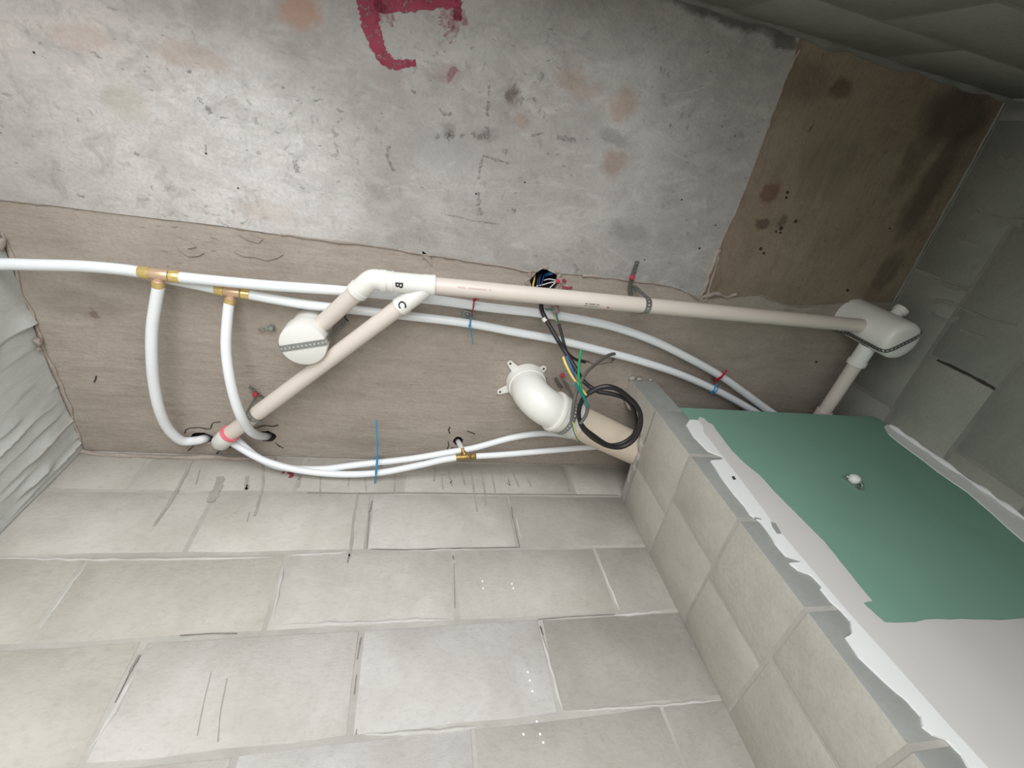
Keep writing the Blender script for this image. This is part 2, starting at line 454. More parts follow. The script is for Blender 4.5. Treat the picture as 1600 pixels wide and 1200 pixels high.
def cutter(c, rad, depth, jitter=0.12, seg=18, sx=1.0, sy=1.0):
    vs = []
    for k in range(seg):
        a = 2 * math.pi * k / seg; r = rad * (1 + random.uniform(-jitter, jitter))
        vs.append(V((c.x + math.cos(a) * r * sx, c.y + math.sin(a) * r * sy, H - .02)))
    mb = MB().prism(vs, (0, 0, depth + .02))
    me = bpy.data.meshes.new('cut'); me.from_pydata([tuple(v) for v in mb.v], [], mb.f); finish(me, None)
    me.materials.append(M['hole'])
    o = bpy.data.objects.new('cut', me); COL.objects.link(o); return o
holes = [(pc(850, 442), .040, .10, (pA, pB), 1.0, .95), (pc(316, 685), .021, .09, (pB,), 1.5, .9), (pc(417, 683), .020, .09, (pB,), 1.2, 1.0), (pc(716, 690), .0165, .09, (pB,), 1.0, 1.0), (pc(349, 691), .028, .09, (pB,), 1.0, 1.0)]
for c, rad, dep, pans, sx, sy in holes:
    ct = cutter(c, rad, dep, sx=sx, sy=sy)
    for p in pans:
        md = p.modifiers.new('b', 'BOOLEAN'); md.object = ct; md.operation = 'DIFFERENCE'; md.solver = 'EXACT'
        try: md.material_mode = 'TRANSFER'
        except Exception: pass
        bpy.context.view_layer.update()
        dg = bpy.context.evaluated_depsgraph_get()
        nm = bpy.data.meshes.new_from_object(p.evaluated_get(dg))
        p.modifiers.clear(); old = p.data; p.data = nm; bpy.data.meshes.remove(old); nm.name = 'slab_panel'
    bpy.data.objects.remove(ct)

def rough_ridge(pts, r, name='cement_fin', sub=9, amp=.6, mat=None, drop=0.0, flat=1.0):
    P = spl(pts, sub); q = []; rr = []
    for i, p in enumerate(P):
        nz = mnoise.noise(p * 60); n2 = mnoise.noise(p * 23 + V((5, 2, 1)))
        q.append(p + V((nz * r * .8, n2 * r * .9, drop))); rr.append(max(r * .12, r * (.7 + amp * (mnoise.noise(p * 45 + V((9, 9, 9))) + .7 * n2))))
    return mk(name, MB().tube(q, rr, 7, flat=flat), mat or M['ridge'], ceil_, smooth=70)
rough_ridge([seam0] + seam[:6], .0030, drop=.0025)
rough_ridge(seam[5:10], .0048, drop=.002)
rough_ridge(seam[9:11], .004, drop=.001)
rough_ridge(seam[11:], .0048, drop=.002)
rough_ridge([pc(u, v) for u, v in [(1095, 470), (1101, 452), (1110, 425), (1124, 388)]], .0085, drop=.002)
rough_ridge([pc(u, v) for u, v in [(1103, 470), (1112, 440), (1122, 405), (1126, 388)]], .005, drop=.002)
rough_ridge([pc(u, v) for u, v in [(1124, 388), (1133, 365), (1148, 335), (1158, 312)]], .0035, drop=.002)
rough_ridge([pc(u, v) for u, v in [(1158, 312), (1180, 255), (1200, 200)]], .0022, drop=.002)
rough_ridge([pc(u, v) for u, v in [(1200, 200), (1222, 140), (1237, 100), (1250, 78)]], .007, drop=.002)
rough_ridge([pc(u, v) for u, v in [(1095, 466), (1120, 458), (1135, 466), (1150, 462)]], .008, drop=.002)
rough_ridge(seamR[2:], .003, drop=.001)
# ragged lip of the junction hole
lip = []
for k in range(19):
    a = math.radians(165 + k * 12.0); rad = .046 + .005 * math.sin(k * 2.1)
    c = pc(850, 442); lip.append(V((c.x + math.cos(a) * rad, c.y + math.sin(a) * rad, H)))
rough_ridge(lip, .0065, name='hole_lip', drop=.004, mat=M['ridge'])
# flakes of laitance peeling beside the seam
def flake(pix, th=.0025, mat='back_strip'):
    P = [pc(u, v) for u, v in pix]
    P = [V((p.x, p.y, H + .004)) for p in P]
    mk('flake', MB().prism(P, (0, 0, -th - .002)), M[mat], ceil_, smooth=None, origin=OR0)
flake([(268, 366), (276, 370), (300, 380), (306, 386), (292, 389), (305, 393), (318, 396), (310, 400), (294, 401), (282, 392), (274, 380)])
flake([(366, 394), (380, 401), (398, 402), (416, 407), (432, 404), (442, 398), (430, 392), (400, 388), (380, 389)], .002)
flake([(372, 366), (392, 368), (410, 374), (404, 380), (388, 376)], .0018)
flake([(735, 384), (760, 386), (772, 391), (750, 392)], .0012, 'pale')
flake([(485, 545), (498, 555), (508, 560), (496, 566), (480, 556)], .0015)
flake([(660, 392), (672, 400), (676, 416), (668, 408), (660, 400)], .002)
# hairline cracks, scratches and chipped edges round the holes (uncountable: one part)
ck = MB()
def crack(pix, w=.0025, h=0.0):
    ck.ribbon(spl([V((pc(u, v).x, pc(u, v).y, H + .0032)) for u, v in pix], 4), w, (0, 0, -1), th=.0012, jit=.5)
for pix, w in [([(288, 678), (292, 671), (310, 669), (327, 671), (332, 662), (344, 660)], .0035), ([(293, 706), (302, 697)], .004), ([(338, 710), (344, 703)], .005),
               ([(397, 670), (412, 666), (426, 667), (435, 665)], .004), ([(430, 693), (436, 698), (442, 701)], .0035), ([(703, 668), (701, 673), (703, 678)], .005), ([(730, 674), (742, 679)], .004),
               ([(700, 690), (701, 697), (698, 704)], .004), ([(705, 701), (709, 700)], .003), ([(150, 588), (146, 598)], .005), ([(512, 490), (510, 500)], .002), ([(922, 566), (908, 562), (932, 570), (958, 566)], .0012),
               ([(538, 494), (541, 500), (545, 503)], .004), ([(780, 384), (786, 390)], .002)]:
    crack(pix, w * .7)
mk('crack_marks', ck, M['dark'], ceil_, smooth=None, origin=OR0)['kind'] = 'stuff'
pits = MB()
def pit(u, v, r):
    c = pc(u, v); pits.lathe((c.x, c.y, H + .003), (0, 0, -1), [(0, r * .8), (.0032, r * .7), (.0034, 0)], 9)
for u, v, r in [(1093, 388, .0045), (1118, 352, .003), (744, 303, .0035), (1231, 301, .005), (1229, 309, .004), (1244, 346, .006), (1221, 357, .007), (1213, 362, .004), (1220, 364, .004), (1189, 389, .006), (1194, 396, .005),
                (372, 294, .003), (53, 82, .003), (1007, 406, .003), (820, 285, .003), (1391, 357, .003), (322, 240, .003), (1065, 312, .003), (1325, 454, .006), (1276, 566, .005)]:
    pit(u, v, r)
mk('pit_marks', pits, M['hole'], ceil_, smooth=None, origin=OR0)['kind'] = 'stuff'
# smudges and scrapes across the pale panel
sm = MB(); wh = MB()
def smear(mb, pix, w): mb.ribbon(spl([V((pc(u, v).x, pc(u, v).y, H)) for u, v in pix], 5), w, (0, 0, -1), th=.0005, jit=.7)
for pix, w in [([(764, 132), (763, 150)], .004), ([(763, 158), (761, 182)], .007), ([(752, 248), (750, 262), (748, 280)], .008), ([(749, 300), (748, 322)], .010), ([(747, 326), (752, 334), (744, 332)], .009), ([(754, 243), (775, 250), (797, 256)], .006), ([(686, 170), (694, 178), (706, 178)], .006),
               ([(697, 206), (704, 212), (698, 216)], .013), ([(682, 211), (686, 216)], .011), ([(720, 210), (724, 214)], .010), ([(738, 206), (748, 214), (758, 210), (764, 216)], .012), ([(762, 198), (760, 206)], .010), ([(785, 234), (792, 240)], .012), ([(608, 228), (606, 250), (616, 268)], .007), ([(796, 140), (804, 150)], .022), ([(808, 152), (818, 158)], .016),
               ([(640, 140), (650, 146)], .004), ([(695, 335), (720, 340), (740, 345), (780, 350)], .003), ([(800, 326), (806, 332)], .008), ([(830, 212), (850, 208)], .004), ([(870, 214), (900, 220)], .012), ([(322, 165), (330, 178)], .008), ([(308, 152), (318, 162)], .006), ([(210, 238), (218, 242)], .006), ([(460, 250), (464, 270)], .010), ([(400, 240), (408, 238)], .005), ([(322, 226), (322, 240)], .003), ([(120, 186), (128, 190)], .006), ([(120, 304), (132, 308)], .005)]:
    smear(sm, pix, w)
for pix, w in [([(676, 282), (690, 268), (712, 252)], .007), ([(660, 302), (676, 297), (696, 298)], .006), ([(600, 296), (620, 292), (640, 294)], .005), ([(556, 266), (570, 290), (568, 300)], .004), ([(156, 258), (156, 272)], .010), ([(470, 292), (520, 300), (560, 308)], .004), ([(820, 322), (860, 318)], .004), ([(1040, 150), (1090, 140), (1120, 122)], .003)]:
    smear(wh, pix, w)
mk('smudge_marks', sm, M['smudge'], ceil_, smooth=None, origin=OR0)['kind'] = 'stuff'
mk('scrape_marks', wh, M['scrape'], ceil_, smooth=None, origin=OR0)['kind'] = 'stuff'
# red letter painted on the slab
def paint(strokes, name, mat, parent, f=None, jit=.25, sub=7):
    mb = MB()
    for k_, (pix, w) in enumerate(strokes):
        P = spl([(f or pc)(u, v) for u, v in pix], sub)
        n = len(P); ws = [w[0] + (w[1] - w[0]) * i / (n - 1) for i in range(n)] if isinstance(w, tuple) else w
        mb.ribbon(P, ws, (0, 0, -1) if f is None else (0, -1, 0), th=.0006 + .0005 * k_, jit=jit)
    return mk(name, mb, mat, parent, smooth=None)
paint([([(578, -14), (577, 8), (578, 30), (584, 55), (593, 78), (601, 91), (614, 100), (632, 100), (650, 98)], (.046, .010)),
       ([(577, 2), (600, 3), (640, 3), (680, -2), (718, -4)], .032)], 'painted_letter', M['paint'], ceil_, jit=.18)
paint([([(713, -4), (715, 14), (714, 32)], .016)], 'painted_letter', M['paint'], ceil_, jit=.3)
paint([([(713, 32), (712, 46), (703, 56), (697, 62)], (.012, .018))], 'painted_letter', M['paint_thin'], ceil_)
paint([([(700, 4), (706, 24), (708, 44)], .05), ([(584, 10), (600, 12), (610, 9)], .05), ([(634, 99), (650, 99)], .01), ([(700, 112), (708, 120)], .03)], 'painted_letter', M['paint_thin'], ceil_)
paint([([(880, 436), (884, 441)], .008), ([(878, 448), (886, 450), (894, 449)], .006), ([(480, 725), (488, 722), (500, 723)], .008)], 'paint_splash', M['paint'], ceil_)

# ---- block walls
_bc = {}
def block_mesh(w, h, d, mat, cham=.0024):
    """a block w (local x) by h (local z), face at local y = 0, going back to y = d; worn arrises and a slightly uneven outline"""
    key = (round(w, 3), round(h, 3), d, mat.name, random.randrange(3))
    if key in _bc: return _bc[key]
    nx = 4 if w > .2 else 2
    O = [(-w / 2 + w * i / nx, -h / 2) for i in range(nx)] + [(w / 2, -h / 2 + h * i / 2) for i in range(2)] + [(w / 2 - w * i / nx, h / 2) for i in range(nx)] + [(-w / 2, h / 2 - h * i / 2) for i in range(2)]
    O = [(x + random.uniform(-.0022, .0022), z + random.uniform(-.0022, .0022)) for x, z in O]; n = len(O)
    def ring(i, y): return [(x * (1 - 2 * i / w), y, z * (1 - 2 * i / h)) for x, z in O]
    vs = ring(cham, 0) + ring(0, cham * .9) + ring(0, d); fs = [tuple(range(n))]
    for r in range(2): fs += [(r * n + k, r * n + (k + 1) % n, (r + 1) * n + (k + 1) % n, (r + 1) * n + k) for k in range(n)]
    me = bpy.data.meshes.new('block'); me.from_pydata(vs, [], fs); me.materials.append(mat)
    finish(me, 60); _bc[key] = me
    return me
def lay_blocks(parent, origin, ux, nin, rows, mat, d=.05, gap=.009, amp=.0005, tone=None):
    """rows: (z0, z1, [joint positions along ux]) ; ux runs along the wall, nin points into the wall"""
    ux, nin = V(ux).normalized(), V(nin).normalized()
    fx = ux if ux.cross(nin).z > 0 else -ux        # keep the block frame right-handed
    rot = Matrix((fx, nin, V((0, 0, 1)))).transposed().to_euler()
    pl = wloc(parent)
    for z0, z1, js in rows:
        for a, b in zip(js[:-1], js[1:]):
            w, h = b - a - gap, z1 - z0 - gap
            if w < .015: continue
            me = block_mesh(w, h, d, mat)
            o = bpy.data.objects.new('block', me); COL.objects.link(o); o.parent = parent
            p = V(origin) + ux * ((a + b) / 2); p.z = (z0 + z1) / 2
            p += nin * random.uniform(-amp, amp)
            o.location = p - pl
            k_ = random.uniform(.92, 1.0)
            for (ta, tb, tz, tc) in (tone or ()):
                if ta < (a + b) / 2 < tb and abs((z0 + z1) / 2 - tz) < .09: k_ = None; o.color = tc + (1,)
            if k_: o.color = (k_, k_ * .995, k_ * .98, 1)
            o.rotation_euler = (rot[0] + random.uniform(-.0015, .0015), rot[1] + random.uniform(-.003, .003), rot[2] + random.uniform(-.0012, .0012))
def seq(lo, hi, first, step=.408):
    js = [first]
    while js[0] > lo + .02: js.insert(0, js[0] - step)
    while js[-1] < hi - .02: js.append(js[-1] + step)
    js[0] = lo; js[-1] = hi
    if js[1] - js[0] < .03: js.pop(1)
    if js[-1] - js[-2] < .03: js.pop(-2)
    return js
# back wall
wall_back = structure(mk('wall_back', MB().box((XL - .02, YB + .0014, ZF), (1.70, YB + .14, H)), M['mortar'], smooth=None))
rows = [(.980, 1.131, seq(XL, 1.62, -.686)), (.780, .980, seq(XL, 1.62, -.067)), (.580, .780, seq(XL, 1.62, -.249)),
        (.375, .580, seq(XL, 1.62, -.052)), (.172, .375, seq(XL, 1.62, .175)), (-.03, .172, seq(XL, 1.62, -.05))]
rows[0] = (.980, 1.131, [XL, -.686, -.28, .02, .575, .98, 1.40, 1.62])
z = -.03; k = 0
while z > ZF + .05:
    z2 = max(ZF, z - .202); rows.append((z2, z, seq(XL, 1.62, -.25 if k % 2 == 0 else -.05))); z = z2; k += 1
# own block greys, with the wall's light painted in: dim right, bright cool middle
dkc, mdc, coo = (.67, .67, .65), (.86, .86, .84), (1.0, 1.01, 1.03)
tones = [(.3, .8, .88, (.72, .72, .70)), (.05, .5, .68, (.85, .85, .83)), (.5, .9, .68, dkc), (.3, .8, .48, dkc), (-.06, .36, .48, coo), (-.46, -.05, .48, (.97, .97, .97)), (-.3, .2, .27, coo),
         (.15, .6, .27, (.80, .80, .78)), (.55, .9, .27, dkc), (-.07, .35, .88, (.96, .97, .96)), (-.7, -.25, .68, (.92, .91, .88)), (-.9, -.65, .68, (.90, .89, .86)), (-.25, .16, .68, (.96, .96, .95)), (-.9, -.45, .48, (.93, .92, .89)), (-.9, 1.6, 1.06, (.86, .85, .83))]
lay_blocks(wall_back, (0, YB, 0), (1, 0, 0), (0, 1, 0), rows, M['block'], tone=tones)
# open joints, tool marks and runs on the back wall
mk1 = MB(); mk2 = MB()
def onb(u, v): return py(u, v, YB)
def bmark(mb, pix, w): mb.ribbon(spl([onb(u, v) for u, v in pix], 4), w, (0, -1, 0), th=.0014, jit=.45)
for pix, w in [([(581, 783), (579, 795), (577, 800)], .005), ([(577, 800), (573, 857)], .0022), ([(799, 792), (801, 808)], .004), ([(801, 808), (812, 855)], .0025), ([(580, 858), (640, 859), (700, 857), (770, 856), (812, 855)], .0018),
               ([(546, 866), (543, 879)], .005), ([(218, 1024), (210, 1038), (203, 1050)], .006), ([(203, 1050), (180, 1098)], .002), ([(564, 996), (562, 1006)], .004), ([(562, 1006), (558, 1030)], .002), ([(557, 1055), (553, 1085)], .0022), ([(557, 1140), (556, 1148)], .003),
               ([(844, 978), (856, 1026)], .0022), ([(844, 979), (849, 992)], .004), ([(708, 868), (709, 874)], .005), ([(709, 880), (711, 950)], .0015), ([(480, 770), (560, 771), (640, 770), (720, 771), (800, 772), (900, 773), (966, 774)], .0016),
               ([(281, 993), (330, 990), (370, 990)], .002), ([(840, 968), (900, 963), (960, 960)], .0018), ([(794, 749), (797, 759), (792, 754)], .003), ([(466, 750), (470, 744)], .003),
               ([(706, 750), (704, 756)], .003), ([(725, 750), (727, 757)], .002), ([(110, 708), (100, 716)], .004), ([(70, 748), (64, 752)], .005), ([(92, 722), (98, 722)], .003)]:
    bmark(mk1, pix, w * .7)
for pix, w in [([(300, 720), (280, 760), (262, 790), (240, 822)], .008), ([(345, 745), (338, 765), (328, 785)], .022), ([(386, 745), (384, 765), (388, 758)], .008), ([(410, 725), (411, 755), (404, 785), (398, 806)], .006), ([(560, 770), (553, 810), (549, 850), (546, 870)], .007),
               ([(617, 742), (616, 768)], .004), ([(679, 730), (678, 752)], .005), ([(700, 735), (706, 760)], .0045), ([(721, 738), (726, 758)], .004), ([(735, 735), (740, 765), (745, 800)], .005), ([(752, 735), (758, 770), (759, 790)], .005), ([(768, 740), (774, 770)], .004), ([(800, 735), (810, 760)], .005), ([(820, 740), (830, 760)], .004),
               ([(470, 745), (466, 762)], .0035), ([(500, 745), (500, 775)], .0025), ([(545, 745), (544, 760)], .003), ([(690, 742), (692, 765)], .003), ([(390, 800), (386, 815)], .002), ([(330, 1050), (318, 1100), (308, 1150)], .0016), ([(355, 1060), (345, 1110), (340, 1160)], .0016), ([(884, 745), (890, 768)], .004), ([(570, 745), (572, 768)], .002), ([(312, 735), (306, 757)], .003)]:
    bmark(mk2, pix, w)
mk('joint_crack', mk1, M['joint'], wall_back, smooth=None)['kind'] = 'stuff'
mk('tool_marks', mk2, M['streak'], wall_back, smooth=None)['kind'] = 'stuff'
# mortar squeezed proud of some joints
mr = MB()
for pix, r in [([(443, 885), (436, 920), (424, 975)], .0055), ([(846, 990), (862, 1050), (880, 1112)], .006), ([(935, 872), (950, 910), (968, 952)], .005), ([(440, 977), (560, 974), (640, 970), (708, 968)], .0065), ([(0, 872), (80, 874), (160, 875), (300, 874), (430, 871)], .0045), ([(450, 868), (500, 866), (540, 863)], .005),
               ([(215, 1045), (190, 1092), (165, 1135), (140, 1170)], .006), ([(570, 1148), (640, 1146), (700, 1142), (745, 1136)], .006), ([(133, 884), (100, 930), (60, 985)], .004), ([(584, 792), (577, 856)], .0045), ([(804, 795), (815, 850)], .004), ([(960, 962), (1000, 959), (1040, 955)], .006), ([(900, 1110), (980, 1106), (1060, 1100), (1125, 1094)], .004), ([(640, 860), (740, 858)], .003)]:
    P = spl([py(u, v, YB + .0015) for u, v in pix], 7)
    mr.tube([p + V((.003 * mnoise.noise(p * 40), 0, .003 * mnoise.noise(p * 40 + V((4, 4, 4))))) for p in P], [max(.0008, r * (.75 + .5 * mnoise.noise(p * 30)) * min(1, .25 + 1.2 * min(i, len(P) - 1 - i) / 6)) for i, p in enumerate(P)], 8)
mk('mortar_squeeze', mr, M['mortar_light'], wall_back, smooth=70)['kind'] = 'stuff'
sp = MB()
for u, v in [(754, 908), (755, 919), (800, 912), (802, 919), (825, 1050), (828, 1063), (839, 1127), (844, 1147), (849, 1160), (818, 1147), (832, 1080)]:
    c = onb(u, v); sp.lathe(c, (0, -1, 0), [(0, .0027), (.001, .0022), (.002, .001), (.0021, 0)], 7)
mk('mortar_speck', sp, M['skim'], wall_back)['kind'] = 'stuff'
paint([([(441, 738), (444, 739)], .008), ([(450, 738), (456, 741), (453, 747)], .009)], 'paint_splash', M['paint'], wall_back, f=onb)
# cement smear along the ceiling joint
P = spl([py(u, v, YB - .002) for u, v in [(128, 706), (170, 711), (240, 714), (300, 715), (360, 716), (430, 718)]], 8)
q = [p + V((0, 0, .004 * mnoise.noise(p * 30))) for p in P]
mk('cement_smear', MB().tube(q, [.006 + .004 * mnoise.noise(p * 40 + V((3, 3, 3))) for p in P], 7), M['ridge'], wall_back, smooth=70)

# right wall (runs slightly out of square)
RX = lambda y: 1.495 + .11 * y
uR = V((.11, 1, 0)).normalized(); nR = V((1, -.11, 0)).normalized()
rw0 = V((RX(0), 0, 0))
mbx = MB().prism([V((RX(YF - .12), YF - .12, ZF)) + nR * .0010, V((RX(1.14), 1.14, ZF)) + nR * .0010, V((RX(1.14), 1.14, ZF)) + nR * .15, V((RX(YF - .12), YF - .12, ZF)) + nR * .15], (0, 0, H - ZF))
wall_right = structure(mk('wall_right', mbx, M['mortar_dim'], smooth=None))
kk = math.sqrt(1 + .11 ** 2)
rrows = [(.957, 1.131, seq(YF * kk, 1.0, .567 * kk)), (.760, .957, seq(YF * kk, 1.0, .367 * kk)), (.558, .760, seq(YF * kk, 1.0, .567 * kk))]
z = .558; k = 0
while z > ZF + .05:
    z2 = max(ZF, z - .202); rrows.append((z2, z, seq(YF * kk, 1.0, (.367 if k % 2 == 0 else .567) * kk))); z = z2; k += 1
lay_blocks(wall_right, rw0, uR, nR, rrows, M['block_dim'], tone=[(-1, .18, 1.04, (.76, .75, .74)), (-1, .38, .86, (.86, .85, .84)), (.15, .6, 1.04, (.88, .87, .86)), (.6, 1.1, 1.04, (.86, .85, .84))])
mk3 = MB(); mk4 = MB()
def onr(u, v): return ppl(u, v, rw0, nR)
def rmark(mb, pix, w): mb.ribbon(spl([onr(u, v) for u, v in pix], 4), w, -nR, th=.0016, jit=.5)
rmark(mk3, [(1465, 562), (1500, 579), (1530, 594), (1555, 608)], .006)
for pix, w in [([(1495, 375), (1515, 381), (1535, 383)], .010), ([(1450, 433), (1475, 444), (1502, 452)], .012), ([(1450, 470), (1478, 472), (1500, 480)], .012), ([(1455, 490), (1478, 502), (1500, 496)], .010), ([(1500, 480), (1545, 500), (1590, 508)], .008), ([(1520, 335), (1560, 345), (1600, 348)], .02), ([(1500, 515), (1545, 530)], .006), ([(1560, 250), (1600, 262)], .02)]:
    rmark(mk4, pix, w)
mk('joint_crack', mk3, M['dark'], wall_right, smooth=None)
mk('cement_smear', mk4, M['mortar_dim'], wall_right, smooth=None)
P = spl([V((RX(y) - .003, y, H)) for y in (-.28, -.1, .05, .2, .33, .45, .6)], 9)
mk('cement_smear', MB().tube([p + V((.004 * mnoise.noise(p * 25), 0, .002)) for p in P], [.003 + .004 * abs(mnoise.noise(p * 18)) for p in P], 7), M['mortar_dim'], wall_right, smooth=70)

# front wall with the doorway that lets the daylight in
mbf = MB().box((DX1, YF - .13, ZF), (1.62, YF - .0010, H)).box((-1.06, YF - .13, ZF), (DX0, YF - .0010, H)).box((DX0, YF - .13, DZ1), (DX1, YF - .0010, H))
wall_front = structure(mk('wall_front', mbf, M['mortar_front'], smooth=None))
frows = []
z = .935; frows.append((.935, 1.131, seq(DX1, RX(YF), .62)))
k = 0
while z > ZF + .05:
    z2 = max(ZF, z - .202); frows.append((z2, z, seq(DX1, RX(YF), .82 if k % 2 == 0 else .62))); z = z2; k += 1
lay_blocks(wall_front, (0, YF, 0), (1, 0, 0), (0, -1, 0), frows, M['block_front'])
P = spl([V((x, YF, H)) for x in (.2, .5, .75, 1.0, 1.25, 1.46)], 12)
mk('cement_smear', MB().tube([p + V((0, .004 * mnoise.noise(p * 22), 0)) for p in P], [.009 + .009 * mnoise.noise(p * 16) for p in P], 7), M['mortar_front'], wall_front, smooth=70)

# left wall : thick trowelled render, modelled as a relief
LAPS = [(.603, .055, .014, .10, .5), (.655, .06, .003, .10, -.2), (.735, .09, .0035, .10, -.2), (.790, .040, .005, .02, .0),
        (.823, .026, .006, .0, .1), (.860, .030, .0075, .0, .25), (.905, .040, .009, -.01, .3), (.930, .018, .005, -.02, -.1), (.962, .030, .009, -.03, .3), (.984, .016, .006, -.03, .0)]
def relief(y, z):
    wy = y + .022 * mnoise.noise(V((y * 2, z * 3.0, 1.7))) + .007 * mnoise.noise(V((y * 9, z * 12, 4.1))) + .003 * mnoise.noise(V((y * 20, z * 40, 7.1)))
    h = .004 * mnoise.noise(V((y * 4, z * 3, 8.0)))
    for i, (c, w, a, ln, bias) in enumerate(LAPS):
        t = (wy - (c - w) - ln * (H - z)) / w
        if t <= 0 or t >= 1.12: continue
        m = min(1.0, max(0.0, .35 + bias + 2.0 * mnoise.noise(V((i * 7.3, z * 8.0, 2.0)))))
        h += a * m * (t ** 1.6 if t < 1 else (1.12 - t) / .12)
    h += .0007 * mnoise.noise(V((y * 50, z * 14, 3)))
    return h
gy = np.concatenate([np.arange(.22, .5, .01), np.arange(.5, 1.0 + 1e-6, .0026)]); gz = np.arange(.30, H + 1e-6, .0075)
gz[-1] = H
vs = []; fs = []; ny, nz = len(gy), len(gz)
for zz in gz:
    for yy in gy: vs.append((XL + relief(yy, zz), yy, zz))
for j in range(nz - 1):
    for i in range(ny - 1):
        a = j * ny + i; fs.append((a, a + 1, a + 1 + ny, a + ny))
lw = MB().add(vs, fs); 
wall_left = structure(mk('wall_left', MB().box((XL - .16, YF - .13, ZF), (XL - .012, 1.14, H)).box((XL - .02, YF, ZF), (XL, .222, H)).box((XL - .02, .22, ZF), (XL, 1.0, .302)), M['render'], smooth=None))
mk('render_coat', lw, M['render'], wall_left, smooth=60)
P = spl([V((XL + .004, y, H)) for y in (.40, .55, .62, .7, .78, .86, .93, 1.0)], 9)
mk('cement_smear', MB().tube([p + V((.010 * mnoise.noise(p * 20), 0, .002)) for p in P], [.0025 + .006 * abs(mnoise.noise(p * 26)) for p in P], 8, flat=.6), M['back_strip'], wall_left, smooth=70)
lump = MB()
for y, zz, r in [(.652, H - .010, .010), (.672, H - .016, .006), (.42, H - .010, .012)]:
    prof = [(-r, 0)] + [(-r * math.cos(math.pi * k / 8), r * math.sin(math.pi * k / 8)) for k in range(1, 8)] + [(r, 0)]
    o_ = len(lump.v); lump.lathe((XL + .006, y, zz), (0, .9, .4), prof, 12)
    for i in range(o_, len(lump.v)):
        p = lump.v[i]; c_ = V((XL + .006, y, zz)); q_ = (p - c_) * (1 + 1.0 * mnoise.noise(p * 120)); q_.x *= .6; lump.v[i] = c_ + q_
mk('mortar_lump', lump, M['ridge'], wall_left, smooth=70)

# ---- shaft partition of thin blocks, turned a little out of square
PXs = lambda y: .703 + .08 * (y - YE)
uP = V((.08, 1, 0)).normalized(); nP = V((1, -.08, 0)).normalized(); pp0 = V((PXs(0), 0, 0)); kp = math.sqrt(1 + .0064)
TH = .088
def pq(y, z): return V((PXs(y), y, z))
core = MB().prism([pq(YE + .0016, ZF) + V((.0014, 0, 0)), pq(.999, ZF) + V((.0014, 0, 0)), pq(.999, ZF) + V((TH - .002, 0, 0)), pq(YE + .0016, ZF) + V((TH - .002, 0, 0))], (0, 0, .948 - ZF))
wall_part = structure(mk('wall_shaft', core, M['mortar'], smooth=None))
ja, jb = .835 * kp, .777 * kp
prow = []
for z0, z1, j in [(.752, .950, ja), (.547, .752, jb), (.348, .547, .814 * kp), (.150, .348, jb)]:
    prow.append((z0, z1, [YE * kp - .005, j, 1.0 * kp + .004]))
z = .150; k = 0
while z > ZF + .05:
    z2 = max(ZF, z - .2); prow.append((z2, z, [YE * kp - .005, ja if k % 2 == 0 else jb, 1.0 * kp + .004])); z = z2; k += 1
def shaft_block(y0, y1, z0, z1):
    bm = bmesh.new()
    off = V((TH, 0, 0)); P = [pq(y0, z0), pq(y1, z0), pq(y1, z1), pq(y0, z1)]
    a = [bm.verts.new(p) for p in P]; b = [bm.verts.new(p + off) for p in P]
    bm.faces.new(a); bm.faces.new(b[::-1])
    for i in range(4): bm.faces.new((a[i], b[i], b[(i + 1) % 4], a[(i + 1) % 4]))
    bmesh.ops.bevel(bm, geom=bm.edges[:], offset=.0022, segments=2, affect='EDGES', profile=.6)
    bm.verts.index_update(); mb = MB().add([v.co.copy() for v in bm.verts], [tuple(v.index for v in f.verts) for f in bm.faces]); bm.free()
    o = mk('block', mb, [M['block_shaft'], M['end_face']], wall_part, smooth=50)
    for p in o.data.polygons:
        if p.normal.y < -.7: p.material_index = 1
g_ = .0045
for z0, z1, js in prow:
    ys = [YE] + [js[1] / kp] + [1.0]
    shaft_block(ys[0], ys[1] - g_, z0 + g_, z1 - g_); shaft_block(ys[1] + g_, ys[2], z0 + g_, z1 - g_)
# broken top course, cut away round the soil pipe
top = [(.623, .955), (.70, .954), (.79, .957), (.752, .966), (.715, .985), (.700, 1.01), (.696, 1.05), (.708, 1.085), (.712, 1.112), (.690, 1.131), (.630, 1.131)]
mbt = MB().prism([pq(y, z) for y, z in top], (TH, 0, 0), 0)
ob = mk('block', mbt, [M['block_shaft'], M['end_face']], wall_part, smooth=35)
for p in ob.data.polygons:
    if p.normal.y < -.7: p.material_index = 1
P = [pq(y, z) for y, z in [(1.0, .962), (.93, .966), (.86, .972), (.80, .962), (.765, .966), (.735, .980), (.712, .995), (.702, 1.02), (.700, 1.06), (.713, 1.10), (.705, 1.128)]]
P = spl(P, 6)
mk('mortar_bed', MB().tube([p + nP * .012 + V((0, .005 * mnoise.noise(p * 50), .004 * mnoise.noise(p * 60))) for p in P], [.014 + .006 * mnoise.noise(p * 45) for p in P], 8), M['mortar'], wall_part, smooth=60)
mk('mortar_bed', MB().prism([pq(y, z) for y, z in [(.86, .952), (.998, .952), (.998, .978), (.93, .979), (.856, .982), (.850, .968)]], nP * TH), M['mortar'], wall_part, smooth=35)
dab = MB()
for x, r in [(.004, .007), (.030, .005), (.070, .004)]:
    c_ = V((PXs(YE) + x, YE + .004, H - .004)); o_ = len(dab.v)
    dab.lathe(c_, (1, 0, 0), [(-r * 1.6, 0)] + [(-r * 1.6 * math.cos(math.pi * k / 6), r * math.sin(math.pi * k / 6)) for k in range(1, 6)] + [(r * 1.6, 0)], 9)
    for i in range(o_, len(dab.v)): dab.v[i] = c_ + (dab.v[i] - c_) * (1 + .6 * mnoise.noise(dab.v[i] * 130))
